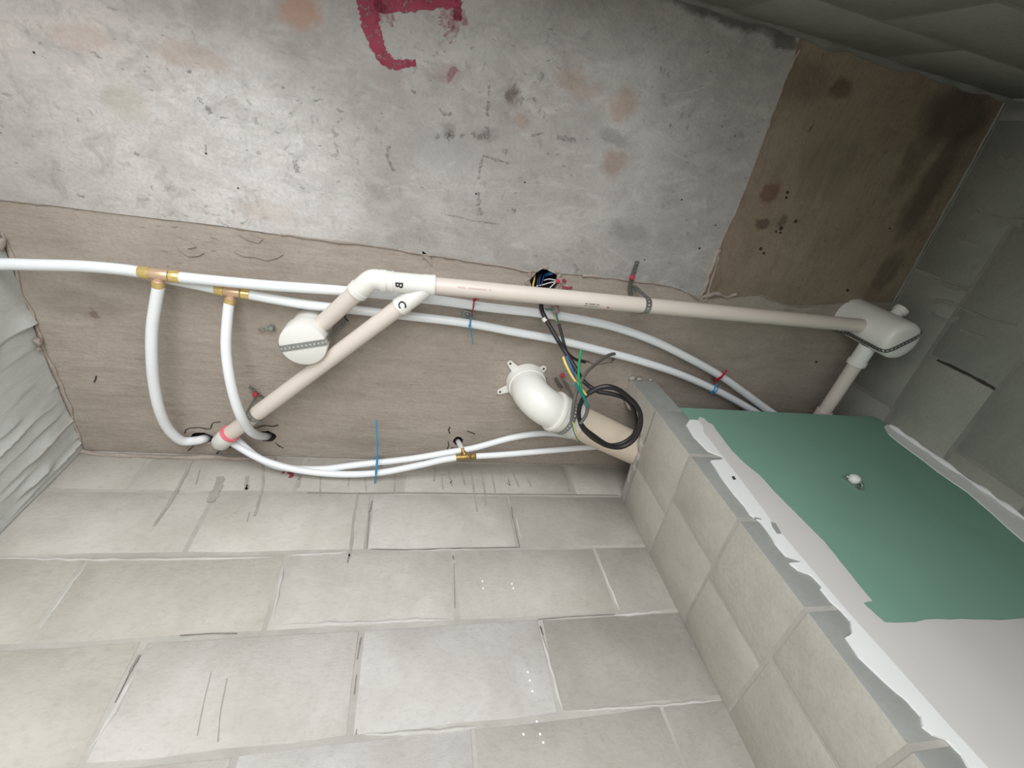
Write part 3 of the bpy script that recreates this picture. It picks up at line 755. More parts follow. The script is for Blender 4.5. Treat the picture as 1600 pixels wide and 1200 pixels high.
mk('mortar_dab', dab, M['mortar'], wall_part, smooth=70)

# ================================================================== GREEN BOARD
bz0 = py(1066, 637, YE).z; bz1 = py(1375, 652, YE).z
bx0 = PXs(YE) + TH + .001; bx1 = RX(YE) - .001
board = thing('plasterboard_panel', ((bx0 + bx1) / 2, YE, ZF), 'green moisture-resistant plasterboard closing the shaft in the corner, edges filled white', 'plasterboard')
mk('board', MB().prism([(bx0, YE, ZF), (bx1, YE, ZF), (bx1, YE, bz1), (bx0, YE, bz0)], (0, .0125, 0)), M['board'], board, smooth=None)
def jag(pix, n=3, a=.0015, y=YE, closed=False):
    """world polygon from a pixel outline with a ragged edge"""
    P = [py(u, v, y) for u, v in pix]; out = []
    for i, p in enumerate(P):
        if i == len(P) - 1 and not closed: out.append(p); break
        q = P[(i + 1) % len(P)]
        for k in range(n):
            t = p.lerp(q, k / n)
            if k: t = t + V((a * mnoise.noise(t * 300), 0, a * mnoise.noise(t * 300 + V((7, 1, 3)))))
            out.append(t)
    return out
crease = [(1098, 676), (1150, 742), (1210, 823), (1263, 886), (1330, 965), (1400, 1043), (1487, 1142), (1545, 1205)]
right_edge = [(1090, 657), (1093, 652), (1100, 655), (1106, 661), (1113, 664), (1121, 676), (1130, 688), (1143, 705), (1157, 719), (1172, 732), (1187, 744), (1209, 769), (1236, 796), (1250, 810), (1268, 828), (1287, 847), (1313, 880), (1337, 910), (1362, 940), (1348, 943), (1366, 960), (1381, 973), (1395, 974), (1430, 973), (1445, 969), (1500, 968), (1560, 970), (1640, 973)]
left_edge = [(1513, 1203), (1500, 1180), (1477, 1157), (1457, 1150), (1440, 1137), (1437, 1120), (1417, 1097), (1393, 1077), (1367, 1053), (1340, 1027), (1320, 997), (1330, 990), (1327, 971), (1313, 955), (1296, 940), (1281, 921), (1282, 916), (1268, 901), (1259, 897), (1246, 892), (1233, 881), (1248, 880), (1252, 878), (1227, 870), (1210, 850), (1202, 836), (1187, 816), (1171, 805), (1162, 791), (1146, 773), (1126, 746), (1110, 721), (1128, 719), (1128, 715), (1106, 706), (1083, 683), (1072, 665), (1077, 657)]
far = [(1640, 1300), (1600, 1260)]
right_edge = right_edge[:-1]; crease_ = crease[:]
ce = py(*crease_[-1], YE); zb = ce.z - .08
onboard = jag([(1098, 676)] + right_edge) + [V((bx1 - .002, YE, py(*right_edge[-1], YE).z)), V((bx1 - .002, YE, zb)), V((ce.x, YE, zb))] + jag(crease_[::-1][:-1])
lefts = left_edge[:-1]
zl = min(ce.z, py(*lefts[0], YE).z) - .006
onblock = jag([(1077, 657), (1090, 658), (1098, 668)] + crease_) + [V((ce.x, YE, zl)), V((py(*lefts[0], YE).x, YE, zl))] + jag(lefts)
mk('filler_coat', MB().prism([p + V((0, -.0022, 0)) for p in onboard], (0, .0028, 0)), M['skim2'], board, smooth=None)
o = mk('filler_coat', MB().prism([p + V((0, -.0034, 0)) for p in onblock], (0, .0036, 0)), M['skim'], board, smooth=None); o['label'] = 'white filler feathered over the block end'
# the filler goes on down to the floor, below the frame
low = MB().box((ce.x, YE - .0022, ZF), (bx1 - .002, YE + .0006, zb + .0005)); mk('filler_coat', low, M['skim2'], board, smooth=None)
lx = max(py(*lefts[0], YE).x, PXs(YE) + .004)
low2 = MB().prism([V((ce.x, YE - .0034, zl - .0002)), V((ce.x, YE - .0034, ZF)), V((lx + .008, YE - .0034, ZF)), V((lx + .012, YE - .0034, -.6)), V((lx - .006, YE - .0034, -.2)), V((lx + .006, YE - .0034, .0)), V((lx, YE - .0034, zl - .0002))], (0, .0036, 0))
mk('filler_coat', low2, M['skim'], board, smooth=None)
rl = [py(u, v, YE) for u, v in [(1381, 667), (1388, 679), (1404, 692), (1420, 704), (1442, 720), (1465, 738), (1488, 754), (1510, 769), (1545, 799), (1577, 828), (1610, 856), (1640, 884)]]
rs = [V((p.x + .0015 * mnoise.noise(p * 90), YE, p.z)) for p in rl] + [V((rl[-1].x, YE, .29)), V((bx1, YE, .29)), V((bx1, YE, .70)), V((bx1, YE, .85)), V((bx1, YE, .945))]
mk('filler_coat', MB().prism([p + V((0, -.0027, 0)) for p in rs], (0, .0033, 0)), M['skim'], board, smooth=None)
cz = [.935, .92, .89, .85, .80, .75, .70, .65, .60, .55, .48, .40]
P = spl([V((RX(YE) - .004, YE - .005, z)) for z in cz], 6)
mk('filler_ridge', MB().tube([p + V((0, -.004 * abs(mnoise.noise(p * 18)), 0)) for p in P], [.005 + .005 * mnoise.noise(p * 28) for p in P], 8), M['skim'], board, smooth=70)
# bare patches and a pinhole in the filler
for pix in [[(1204, 815), (1212, 818), (1221, 834), (1214, 834), (1207, 824)], [(1178, 808), (1188, 810), (1191, 812), (1180, 811)]]:
    mk('bare_patch', MB().prism([py(u, v, YE - .0033) for u, v in pix], (0, -.0005, 0)), M['end_face'], board, smooth=None)
mk('pinhole', MB().prism([py(u, v, YE - .0034) for u, v in [(1143, 745), (1147, 744), (1150, 749), (1146, 750)]], (0, -.0006, 0)), M['dark'], board, smooth=None)
# plug poking out of the board
pl_ = thing('wall_plug', py(1337, 752, YE), 'small white plug with curled metal tabs sticking out of the green board', 'plug')
c = py(1336, 750, YE - .008); mk('plug_head', MB().lathe(c + V((0, .008, 0)), (-.25, -1, .1), [(0, .008), (.006, .013), (.012, .0145), (.018, .012), (.022, .006), (.023, 0)], 16), M['cap_white'], pl_)
a0, a1 = py(1322, 743, YE - .003), py(1347, 762, YE - .003)
mk('metal_tab', MB().obox(py(1330, 755, YE - .002), (a1 - a0) * .5, V((0, .002, 0)), (a1 - a0).cross(V((0, 1, 0))).normalized() * .004), M['zinc'], pl_)
mk('metal_tab', MB().tube(spl([py(1346, 764, YE - .002), py(1348, 759, YE - .012), py(1346, 754, YE - .014), py(1343, 757, YE - .004)], 5), .0035, 8), M['zinc'], pl_)
mk('metal_tab', MB().tube(spl([py(1321, 748, YE - .001), py(1323, 744, YE - .010), py(1326, 746, YE - .010)], 5), .003, 8), M['zinc'], pl_)

# ================================================================== PIPES
def path(pts, n=10): return spl([pc(*p) if len(p) == 3 else V(p) for p in pts], n)
def pts(l): return [pc(*p) for p in l]
RP = .0122
def tee(name, a, b, c, r, label, mats, branch_out):
    """push-fit tee: a and b ends of the run, c end of the branch"""
    a, b, c = V(a), V(b), V(c); mid = a.lerp(b, .48)
    t = thing(name, mid, label, 'pipe fitting')
    ax = (b - a).normalized(); L = (b - a).length
    body, ring = mats
    mk('tee_body', MB().lathe(mid - ax * L * .24, ax, [(0, r * .7), (0, r), (L * .02, r * 1.06), (L * .46, r * 1.06), (L * .48, r), (L * .48, r * .7)], 22), body, t)
    bd = (c - mid).normalized(); bl = (c - mid).length
    mk('tee_branch', MB().lathe(mid, bd, [(0, r * .85), (bl * .45, r * .85), (bl * .5, r * 1.05), (bl * .58, r * 1.05), (bl * .60, r * .85)], 20), body, t)
    for p, d in ((a, ax), (b, -ax)):
        mk('sleeve', MB().lathe(p, d, [(0, r * .9), (.0005, r * 1.10), (.002, r * 1.16), (L * .25, r * 1.16), (L * .255, r * .95)], 24), ring, t)
    mk('sleeve', MB().lathe(c, -bd, [(0, r * .9), (.0005, r * 1.06), (.0015, r * 1.10), (bl * .40, r * 1.10), (bl * .41, r * .9)], 24), ring, t)
    return t
def pipe_thing(name, P, r, mat, label, cat='pipe', seg=18, group=None):
    o = mk(name, MB().tube(P, r, seg), mat, None, smooth=50)
    return tag(o, label, cat, group)
hA = .058
t1a, t1b, t1c = pc(217, 425, hA), pc(282, 433, hA), pc(247, 449, hA)
t2a, t2b, t2c = pc(336, 452, .032), pc(391, 460, .032), pc(358, 475, .034)
tee('brass_tee', t1a, t1b, t1c, .0118, 'bright brass tee joining the upper white pipe to the longest bent drop', (M['copper'], M['brass']), None)
tee('brass_tee', t2a, t2b, t2c, .0112, 'bright brass tee just below the upper white pipe, second from the rendered wall', (M['copper'], M['brass']), None)
pipe_thing('water_pipe', path([(-60, 417, .06), (0, 413, .06), (60, 414, .06), (130, 416, .059), (190, 421, hA), (219, 425, hA)]), RP, M['pex'], 'white plastic pipe from the rendered wall into the first brass tee')
pipe_thing('water_pipe', path([(279, 433, hA), (340, 439, .055), (420, 446, .05), (520, 453, .042), (600, 460, .036), (690, 470, .03), (760, 480, .028), (840, 489, .028), (900, 498, .028), (960, 511, .028), (1020, 532, .03), (1075, 559, .032), (1125, 587, .034), (1165, 615, .04), (1195, 637, .055), (1230, 662, .09), (1250, 685, .14)]), RP, M['pex'], 'long upper white pipe arching from the first brass tee to behind the green board')
pipe_thing('water_pipe', path([(388, 460, .032), (430, 468, .03), (480, 476, .029), (560, 485, .027), (640, 494, .026), (730, 505, .025), (800, 518, .025), (870, 531, .025), (940, 548, .026), (1000, 564, .028), (1060, 584, .03), (1115, 608, .034), (1155, 629, .04), (1190, 650, .06), (1225, 675, .10)]), RP * .97, M['pex'], 'long lower white pipe arching from the second brass tee to behind the green board')
pipe_thing('water_pipe', path([(120, 416, .03), (200, 424, .025), (285, 441, .026), (338, 452, .032)]), RP * .9, M['pex'], 'white pipe stub hidden above the upper pipe, ending in the second brass tee')
pipe_thing('water_pipe', path([(248, 447, hA), (243, 475, .062), (238, 510, .068), (237, 550, .074), (240, 595, .074), (249, 640, .066), (263, 670, .050), (283, 688, .032), (303, 689, .016), (318, 686, -.004), (328, 683, -.06)]), RP, M['pex'], 'bent white drop from the first brass tee, dirty near the ceiling hole')
pipe_thing('water_pipe', path([(358, 473, .034), (355, 500, .050), (353, 540, .078), (357, 580, .100), (365, 618, .112), (376, 650, .112), (389, 671, .085), (402, 680, .04), (414, 682, -.002), (424, 681, -.06)]), RP * .95, M['pex'], 'bent white drop from the second brass tee, crossing below the slanting drain pipe')
# lower pair along the back wall
t3a, t3b, t3c = pc(712, 715, .085), pc(744, 713, .083), pc(722, 701, .062)
tee('brass_tee', t3a, t3b, t3c, .0088, 'dull small brass tee under the round hole by the back wall', (M['brass_old'], M['brass_old']), None)
RL = .0098
pipe_thing('water_pipe', path([(352, 690, -.05), (358, 690, .02), (368, 695, .05), (395, 711, .07), (425, 724, .082), (470, 735, .092), (530, 741, .098), (590, 739, .098), (650, 728, .092), (690, 719, .087), (714, 715, .085)]), RL, M['pex'], 'white pipe swinging along the back wall from the drain hole to the small brass tee')
pipe_thing('water_pipe', path([(362, 683, -.05), (366, 684, .02), (378, 694, .045), (402, 714, .066), (440, 730, .079), (500, 733, .080), (560, 726, .076), (640, 717, .07), (700, 707, .066), (740, 700, .063), (800, 684, .05), (850, 677, .035), (890, 681, .026), (930, 690, .022), (980, 700, .02)]), RL, M['pex'], 'white pipe passing behind the small brass tee and above the soil pipe')
pipe_thing('water_pipe', path([(742, 713, .083), (790, 710, .08), (860, 704, .072), (920, 699, .06), (960, 697, .05), (1000, 696, .04)]), RL * .95, M['pex'], 'straight white pipe from the small brass tee to above the soil pipe')
pipe_thing('water_pipe', path([(722, 703, .064), (719, 696, .03), (716, 690, -.01), (715, 688, -.06)]), RL * .85, M['pex'], 'short white riser from the small brass tee into the round hole')

# ---- drain : wye, elbows, main run, slanting branch
RD = .0205
hD = .098
wyeL, wyeR = pc(612, 440, hD), pc(680, 446, hD)
tr2 = V((1.388, .331, H)); tr2z = H - .195
ent = V(ray(1345, 509)) * (1.335 / ray(1345, 509)[0])
mainP = [pc(676, 446, hD), ent]
drain = thing('drain_pipe', (0.3, .38, H - hD), 'long cream drain pipe running to the corner trap, with white wye fitting', 'drain pipe')
ml = [mainP[0].lerp(mainP[1] + (mainP[1] - mainP[0]).normalized() * .05, k / 10) for k in range(11)]
mk('pipe', MB().tube(ml, RD, 28), M['pvc'], drain)
ax = (wyeR - wyeL).normalized(); WL = (wyeR - wyeL).length
mk('wye_fitting', MB().lathe(wyeL, ax, [(0, RD * .9), (0, RD * 1.18), (.001, RD * 1.22), (WL * .035, RD * 1.22), (WL * .04, RD * 1.13), (WL * .70, RD * 1.13), (WL * .72, RD * 1.18), (WL * .93, RD * 1.18), (WL * .94, RD * 1.24), (WL * .99, RD * 1.24), (WL, RD * 1.20), (WL, RD * .9)], 32), M['pvcw'], drain)
bE = pc(360, 677, .060); bS = pc(668, 447, hD)
mk('wye_branch', MB().lathe(bS, (bE - bS).normalized(), [(0, RD * .6), (.008, RD * 1.11), (.070, RD * 1.11), (.071, RD * 1.15), (.088, RD * 1.15), (.089, RD * .9)], 32), M['pvcw'], drain)
bd = (bE - bS).normalized()
mk('branch_pipe', MB().tube([bS + bd * (.05 + k * ((bE - bS).length - .05) / 8) for k in range(9)], RD, 28), M['pvc'], drain)
# end elbow turning up into the ceiling
e1 = pc(352, 688, .046)
el = spl([bE, pc(351, 685, .056), pc(346, 690, .040), pc(347, 691, .010), pc(348, 691, -.06)], 8)
mk('elbow', MB().tube(el, RD * 1.16, 24), M['pvcw'], drain)
mk('tape_ring', MB().tube([bE - bd * .003, bE + bd * .008], RD * 1.22, 28), M['pink'], drain)
# elbow and short run back to the round trap
w0 = pc(576, 438, hD); tr1 = V((-.243, .549, H)); tr1z = H - .112
s_end = pc(497, 512, .062)
el2 = spl([wyeL + ax * .004, pc(598, 438, hD), pc(582, 437, hD), pc(569, 446, hD * .98), pc(557, 457, .092)], 7)
mk('elbow', MB().tube(el2, RD * 1.15, 28), M['pvcw'], drain)
for p, d in ((pc(601, 439, hD), -ax),):
    mk('elbow_collar', MB().lathe(p, d, [(-.004, RD * .9), (-.004, RD * 1.25), (.010, RD * 1.25), (.011, RD * 1.16)], 28), M['pvcw'], drain)
dd = (s_end - pc(560, 454, .092)).normalized()
mk('elbow_collar', MB().lathe(pc(560, 454, .092), dd, [(-.010, RD * 1.1), (-.008, RD * 1.23), (.006, RD * 1.23), (.0065, RD)], 28), M['pvcw'], drain)
mk('short_pipe', MB().tube([pc(562, 452, .092), s_end, s_end + dd * .03], RD, 28), M['pvc'], drain)
# letters moulded on the wye, and the faint print along the run
def letter(ch, u, v, p0, ax_, r, size, ang, mat, parent, name='moulded_letter'):
    ax_ = V(ax_).normalized(); d = V(ray(u, v)).normalized()
    # nearest approach of the pixel ray to the pipe axis, then out to the skin facing the camera
    p0 = V(p0); w = -p0
    A = d.dot(ax_); t = (w.dot(ax_) * A - w.dot(d)) / (1 - A * A) if abs(1 - A * A) > 1e-6 else 0
    q = d * t; s = (q - p0).dot(ax_); cc = p0 + ax_ * s
    off = q - cc; off_t = off - d * off.dot(d)
    n = (-d + d.dot(ax_) * ax_).normalized(); side = ax_.cross(n).normalized()
    sd = max(-.95 * r, min(.95 * r, off.dot(side)))
    cu = bpy.data.curves.new('t', 'FONT'); cu.body = ch; cu.size = size; cu.align_x = 'CENTER'; cu.align_y = 'CENTER'; cu.offset = size * .03
    to = bpy.data.objects.new('t', cu); COL.objects.link(to); bpy.context.view_layer.update()
    me = bpy.data.meshes.new_from_object(to.evaluated_get(bpy.context.evaluated_depsgraph_get()))
    bpy.data.objects.remove(to)
    ca, sa = math.cos(ang), math.sin(ang)
    bm = bmesh.new(); bm.from_mesh(me); bmesh.ops.subdivide_edges(bm, edges=bm.edges[:], cuts=1)
    vs = []
    for v_ in bm.verts:
        a = v_.co.x * ca - v_.co.y * sa; b = v_.co.x * sa + v_.co.y * ca
        th = (sd + b) / r; th = max(-1.5, min(1.5, th))
        vs.append(cc + ax_ * a + (side * math.sin(th) + n * math.cos(th)) * (r + .0006))
    bm.verts.index_update()
    mb = MB().add(vs, [tuple(v_.index for v_ in f.verts) for f in bm.faces]); bm.free()
    return mk(name, mb, mat, parent, smooth=None)
letter('B', 625, 445.5, wyeL, ax, RD * 1.135, .024, math.radians(90), M['print'], drain)
letter('C', 633, 473, bS, -bd, RD * 1.13, .025, math.radians(120), M['print'], drain)
letter('-- ----- --', 921, 475.5, mainP[0], (mainP[1] - mainP[0]), RD, .011, 0, M['print'], drain, 'printed_text')
letter('__________', 920, 480.5, mainP[0], (mainP[1] - mainP[0]), RD, .008, 0, M['print'], drain, 'printed_text')
letter('-', 946, 482, mainP[0], (mainP[1] - mainP[0]), RD, .022, 0, M['red'], drain, 'printed_mark')
letter('--- ------- -', 740, 452, mainP[0], (mainP[1] - mainP[0]), RD, .020, 0, M['faint'], drain, 'printed_text')

# ---- round floor trap (left)
trap = thing('floor_trap', (tr1.x, tr1.y, H), 'round white floor trap with steel strap across its flat base', 'floor trap')
mk('trap_body', MB().lathe((tr1.x, tr1.y, H + .006), (0, 0, -1), [(0, .044), (0, .0475), (.070, .0475), (.071, .0475)], 48), M['pvcw'], trap)
mk('trap_cap', MB().lathe((tr1.x, tr1.y, H - .060), (0, 0, -1), [(0, .050), (0, .0535), (.004, .0545), (.047, .0545), (.050, .0535), (.0515, .051), (.0518, 0)], 48), M['pvcw'], trap)
mk('inlet_socket', MB().lathe(s_end + dd * .03, -dd, [(0, RD * .9), (0, RD * 1.25), (.018, RD * 1.2), (.026, RD * 1.03)], 28), M['pvcw'], trap)

# ---- corner floor trap (right)
trap2 = thing('floor_trap', (tr2.x, tr2.y, H), 'white barrel floor trap with side nub hanging in the corner by the dark wall', 'floor trap')
r2_ = .0575
mk('trap_body', MB().lathe((tr2.x, tr2.y, H + .006), (0, 0, -1), [(0, r2_), (.10, r2_), (.175, r2_), (.186, r2_ * .985), (.194, r2_ * .93), (.199, r2_ * .8), (.201, r2_ * .6), (.201, 0)], 48), M['pvcw'], trap2)
nb = tr2 + V((.030, -.049, -.100)); nd = V((.52, -.85, 0)).normalized()
mk('side_nub', MB().lathe(nb - nd * .012, nd, [(0, .017), (.024, .017), (.024, .021), (.038, .021), (.040, .019), (.040, 0)], 24), M['pvcw'], trap2)
od0 = tr2 + V((0, .045, -.118))
oe = pc(1290, 640, .098)
o1 = tr2 + V((-.008, .050, -.112))
odir = (oe - o1).normalized()
mk('outlet_socket', MB().lathe(o1, odir, [(0, .024), (.055, .024), (.056, .027), (.070, .027), (.071, .021)], 28), M['pvcw'], trap2)
outp = thing('drain_pipe', oe, 'short cream outlet pipe from the corner trap dipping behind the green board', 'drain pipe')
mk('pipe', MB().tube([o1 + odir * .045, oe, oe + odir * .10], .0205, 28), M['pvc'], outp)
mk('socket', MB().lathe(oe + odir * .004, odir, [(0, .02), (0, .0245), (.05, .0245), (.05, .02)], 28), M['pvc'], outp)

# ---- 110 mm soil pipe
soil = thing('soil_pipe', pc(822, 596), 'thick beige soil pipe elbowing from the ceiling into the block partition', 'soil pipe')
c0 = pc(822, 596); hS = .110; RS = .0525
pend = V((.735, .822, H - hS)); hd = (pend - V((c0.x, c0.y, H - hS))); hd.z = 0; hd.normalize()
br_ = .066
arc = [V((c0.x, c0.y, H + .03)), V((c0.x, c0.y, H - (hS - br_)))]
for k in range(1, 13):
    a = math.pi / 2 * k / 12
    arc.append(V((c0.x, c0.y, H - (hS - br_))) + hd * (br_ * (1 - math.cos(a))) + V((0, 0, -br_ * math.sin(a))))
arc.append(arc[-1] + hd * .012)
mk('elbow', MB().tube(arc, RS * 1.04, 40), M['pvcw'], soil, smooth=60)
x0 = arc[-1]
mk('elbow_rim', MB().lathe(x0 - hd * .006, hd, [(0, RS), (0, RS * 1.14), (.003, RS * 1.17), (.010, RS * 1.17), (.012, RS * 1.12), (.012, RS)], 44), M['pvcw'], soil)
mk('socket', MB().lathe(x0 + hd * .006, hd, [(0, RS), (0, RS * 1.10), (.030, RS * 1.10), (.032, RS * 1.07), (.070, RS * 1.06), (.072, RS)], 44), M['pvcw'], soil)
mk('pipe', MB().tube([x0 + hd * .05, x0 + hd * .20, x0 + hd * .42], RS, 40), M['pvc_soil'], soil, smooth=60)
fl = MB().lathe((c0.x, c0.y, H + .002), (0, 0, -1), [(0, RS * 1.18), (.010, RS * 1.18), (.018, RS * 1.12), (.030, RS * 1.10), (.031, RS)], 44)
mk('flange', fl, M['pvcw'], soil)
for u, v in [(797, 567), (849, 575), (781, 611), (838, 640)]:
    tp = pc(u, v); dv = V((tp.x - c0.x, tp.y - c0.y, 0)); L = dv.length; dv.normalize(); sd = dv.cross(V((0, 0, 1)))
    P = []
    for k in range(9):
        a = math.radians(-90 + 180 * k / 8); P.append(V((tp.x, tp.y, H - .001)) + dv * (math.cos(a) * .009) + sd * (math.sin(a) * .009))
    P += [V((c0.x, c0.y, H - .001)) + dv * (RS * 1.1) + sd * .013, V((c0.x, c0.y, H - .001)) + dv * (RS * 1.1) - sd * .013]
    f_ = mk('flange_tab', MB().prism(P, (0, 0, -.004)), M['pvcw'], soil, smooth=30)
    mk('screw_hole', MB().lathe((tp.x, tp.y, H - .0046), (0, 0, -1), [(0, .0038), (.0008, .0036), (.0009, 0)], 10), M['dark'], f_)
letter('- --', 960, 668, x0, hd, RS, .016, 0, M['faint'], soil, 'printed_text')

# ================================================================== STRAPS, CLIPS, TIES
def strap(name, P, nrmf, w, label, mat=None, pitch=.011, parent=None, th=.0012, hole=.30):
    """perforated steel strip along P; nrmf(i) gives the outward normal at P[i]"""
    P = [V(p) for p in P]
    seg = [0]
    for a, b in zip(P[:-1], P[1:]): seg.append(seg[-1] + (b - a).length)
    n = max(2, round(seg[-1] / pitch)); mb = MB()
    def at(s):
        s = max(0, min(seg[-1] - 1e-9, s))
        for i in range(len(seg) - 1):
            if seg[i] <= s <= seg[i + 1]:
                t = (s - seg[i]) / max(1e-9, seg[i + 1] - seg[i]); return P[i].lerp(P[i + 1], t), nrmf(i).lerp(nrmf(min(i + 1, len(P) - 1)), t).normalized()
        return P[-1], nrmf(len(P) - 1)
    L = seg[-1] / n
    for c in range(n):
        s0 = c * L
        out = [(0, -.5), (.5, -.5), (1, -.5), (1, 0), (1, .5), (.5, .5), (0, .5), (0, 0)]
        inn = [(.5 + hole * math.cos(math.radians(a)), hole * math.sin(math.radians(a)) * L / w) for a in (225, 270, 315, 0, 45, 90, 135, 180)]
        vs = []
        for a, b in out + inn:
            p, nn = at(s0 + a * L); p2, _ = at(s0 + a * L + .001)
            p1, _ = at(s0 + a * L - .001)
            t = (p2 - p1).normalized(); sd = t.cross(nn).normalized()
            vs.append(p + sd * (b * w) + nn * th)
        mb.add(vs, [(k, (k + 1) % 8, 8 + (k + 1) % 8, 8 + k) for k in range(8)])
        mb.add([v - at(s0 + L / 2)[1] * th for v in vs], [(8 + k, 8 + (k + 1) % 8, (k + 1) % 8, k) for k in range(8)])
    o = mk(name, mb, mat or M['zinc'], parent, smooth=50)
    if label: tag(o, label, 'pipe strap')
    return o
def ring_strap(p, ax_, r, w, label, a0=-200, a1=20, pitch=.010, mat=None):
    ax_ = V(ax_).normalized(); p = V(p)
    up = (V((0, 0, 1)) - ax_ * ax_.z).normalized(); sd = ax_.cross(up)
    P = []; Nn = []
    for k in range(33):
        a = math.radians(a0 + (a1 - a0) * k / 32); d = sd * math.cos(a) + up * math.sin(a)
        P.append(p + d * (r + .0006)); Nn.append(d)
    # legs up to the slab
    for e, idx in ((P[0], 0), (P[-1], len(P))):
        top_ = V((e.x, e.y, H - .001))
        if idx == 0: P.insert(0, top_); Nn.insert(0, Nn[0])
        else: P.append(top_); Nn.append(Nn[-1])
    return strap('pipe_strap', P, lambda i: Nn[i], w, label, mat, pitch)
mdir = (mainP[1] - mainP[0]).normalized()
def on_axis(u, v, p0, d):
    d = V(d).normalized(); r_ = V(ray(u, v)).normalized(); w = -V(p0); A = r_.dot(d)
    t = (w.dot(d) * A - w.dot(r_)) / (1 - A * A); q = r_ * t; return V(p0) + d * (q - V(p0)).dot(d)
ring_strap(on_axis(1008, 476, mainP[0], mdir), mdir, RD, .016, 'perforated steel strap hanging the long cream drain pipe', -180, 0, .0095)
ring_strap(on_axis(398, 647, bS, bd), bd, RD, .014, 'perforated steel strap round the slanting branch near its pink tape', -180, 0, .0095)
sp_c = on_axis(884, 641, x0, hd)
ring_strap(sp_c, hd, RS * 1.075, .017, 'perforated steel strap round the thick soil pipe', -180, 0, .0105)
# strap of the left trap
u_ = V((pc(506, 533, .112) - pc(440, 543, .112))); u_.z = 0; u_.normalize()
bz_ = H - .1122; rr_ = .0548
P = [V((tr1.x, tr1.y, H - .002)) + u_ * (rr_ + .030), V((tr1.x, tr1.y, H - .035)) + u_ * (rr_ + .012), V((tr1.x, tr1.y, bz_ + .010)) + u_ * (rr_ + .001), V((tr1.x, tr1.y, bz_)) + u_ * (rr_ - .003)]
Nn = [u_, u_, u_, V((0, 0, -1))]
for k in range(1, 9): P.append(V((tr1.x, tr1.y, bz_)) + u_ * (rr_ - .003) * (1 - k / 4)); Nn.append(V((0, 0, -1)))
P += [V((tr1.x, tr1.y, bz_ + .010)) - u_ * (rr_ + .001), V((tr1.x, tr1.y, H - .002)) - u_ * (rr_ + .004)]; Nn += [-u_, -u_]
strap('pipe_strap', P, lambda i: Nn[i], .0160, 'perforated steel strap under the base of the left round trap', None, .0098)
# strap of the corner trap
u2 = V((pc(1386, 551, .19) - pc(1440, 524, .19))); u2.z = 0; u2.normalize()
bz2 = H - .1956
P = [V((tr2.x, tr2.y, H - .002)) + u2 * (r2_ + .02), V((tr2.x, tr2.y, H - .06)) + u2 * (r2_ + .003), V((tr2.x, tr2.y, bz2 + .022)) + u2 * (r2_ + .001), V((tr2.x, tr2.y, bz2 + .004)) + u2 * (r2_ - .006)]
N2 = [u2, u2, u2, (u2 - V((0, 0, 1))).normalized()]
for k in range(1, 8): P.append(V((tr2.x, tr2.y, bz2)) + u2 * (r2_ - .014) * (1 - k / 4)); N2.append(V((0, 0, -1)))
P += [V((tr2.x, tr2.y, bz2 + .006)) - u2 * (r2_ - .004), V((tr2.x, tr2.y, bz2 + .022)) - u2 * (r2_ + .001), V((tr2.x, tr2.y, H - .002)) - u2 * (r2_ + .004)]; N2 += [-u2, -u2, -u2]
strap('pipe_strap', P, lambda i: N2[i], .013, 'perforated steel strap under the barrel trap in the dark corner', M['zinc_dark'], .0105)

# nailed hangers
def hanger(strip, nail, label, capcol, smat, w=.012, holes=True):
    c = pc(*nail)
    t = thing('nail_hanger', V((c.x, c.y, H)), label, 'hanger')
    P = spl([pc(*p) for p in strip], 6)
    strap('strip', P, lambda i: V((0, 0, -1)), w, None, smat, .010, t)
    mk('nail_shank', MB().lathe((c.x, c.y, H + .004), (0, 0, -1), [(0, .0025), (.010, .0025)], 10), M['zinc'], t)
    mk('nail_cap', MB().lathe((c.x, c.y, H - .003), (0, 0, -1), [(0, .0055), (.002, .0072), (.008, .0072), (.011, .0055), (.012, 0)], 16), capcol, t)
    return t
hanger([(996, 408, .003), (992, 420, .004), (987, 436, .004), (984, 452, .003), (986, 462, .002)], (986, 432), 'grey strip hanger with red-capped nail between junction hole and cracked seam', M['red'], M['zinc_dark'])
hanger([(390, 604, .003), (396, 609, .004), (404, 616, .004), (412, 622, .003)], (400, 614), 'red-capped nail on thin strip beside the slanting branch pipe', M['red'], M['zinc_dark'], .008)
hanger([(868, 590, .003), (872, 598, .004), (878, 606, .004)], (878, 585), 'red-capped nail just right of the soil pipe elbow', M['red'], M['zinc_dark'], .010)
hanger([(404, 516, .003), (412, 514, .004), (420, 512, .004), (430, 510, .004)], (425, 510), 'shiny nail on punched strip left of the round trap', M['zinc'], M['zinc'], .009)

def clip(u, v, h, label, ex, ey, hh=.020):
    c = pc(u, v, h); t = thing('pipe_clip', V((c.x, c.y, H)), label, 'pipe clip')
    ex = V(ex); ey = V(ey)
    mk('clip_plate', MB().obox(V((c.x, c.y, H - .003)), ex, ey, V((0, 0, .0012))), M['zinc'], t)
    for s in (-1, 1):
        mk('clip_side', MB().obox(V((c.x, c.y, H - hh / 2 - .003)) + ey * s, ex, ey.normalized() * .0012, V((0, 0, hh / 2))), M['zinc'], t)
    mk('clip_nail', MB().lathe((c.x, c.y, H - .003), (0, 0, -1), [(0, .005), (.004, .006), (.007, .004), (.008, 0)], 12), M['zinc'], t)
    return t
clip(731, 492, .014, 'square galvanised clip between the two long white pipes', (.013, .002, 0), (-.002, .012, 0))
clip(1121, 592, .012, 'small steel clip under the red tie near the green board', (.010, .006, 0), (-.005, .009, 0), .016)
clip(592, 722, .02, 'steel clip behind the long blue tie at the back wall', (.013, 0, 0), (0, .006, 0), .030)

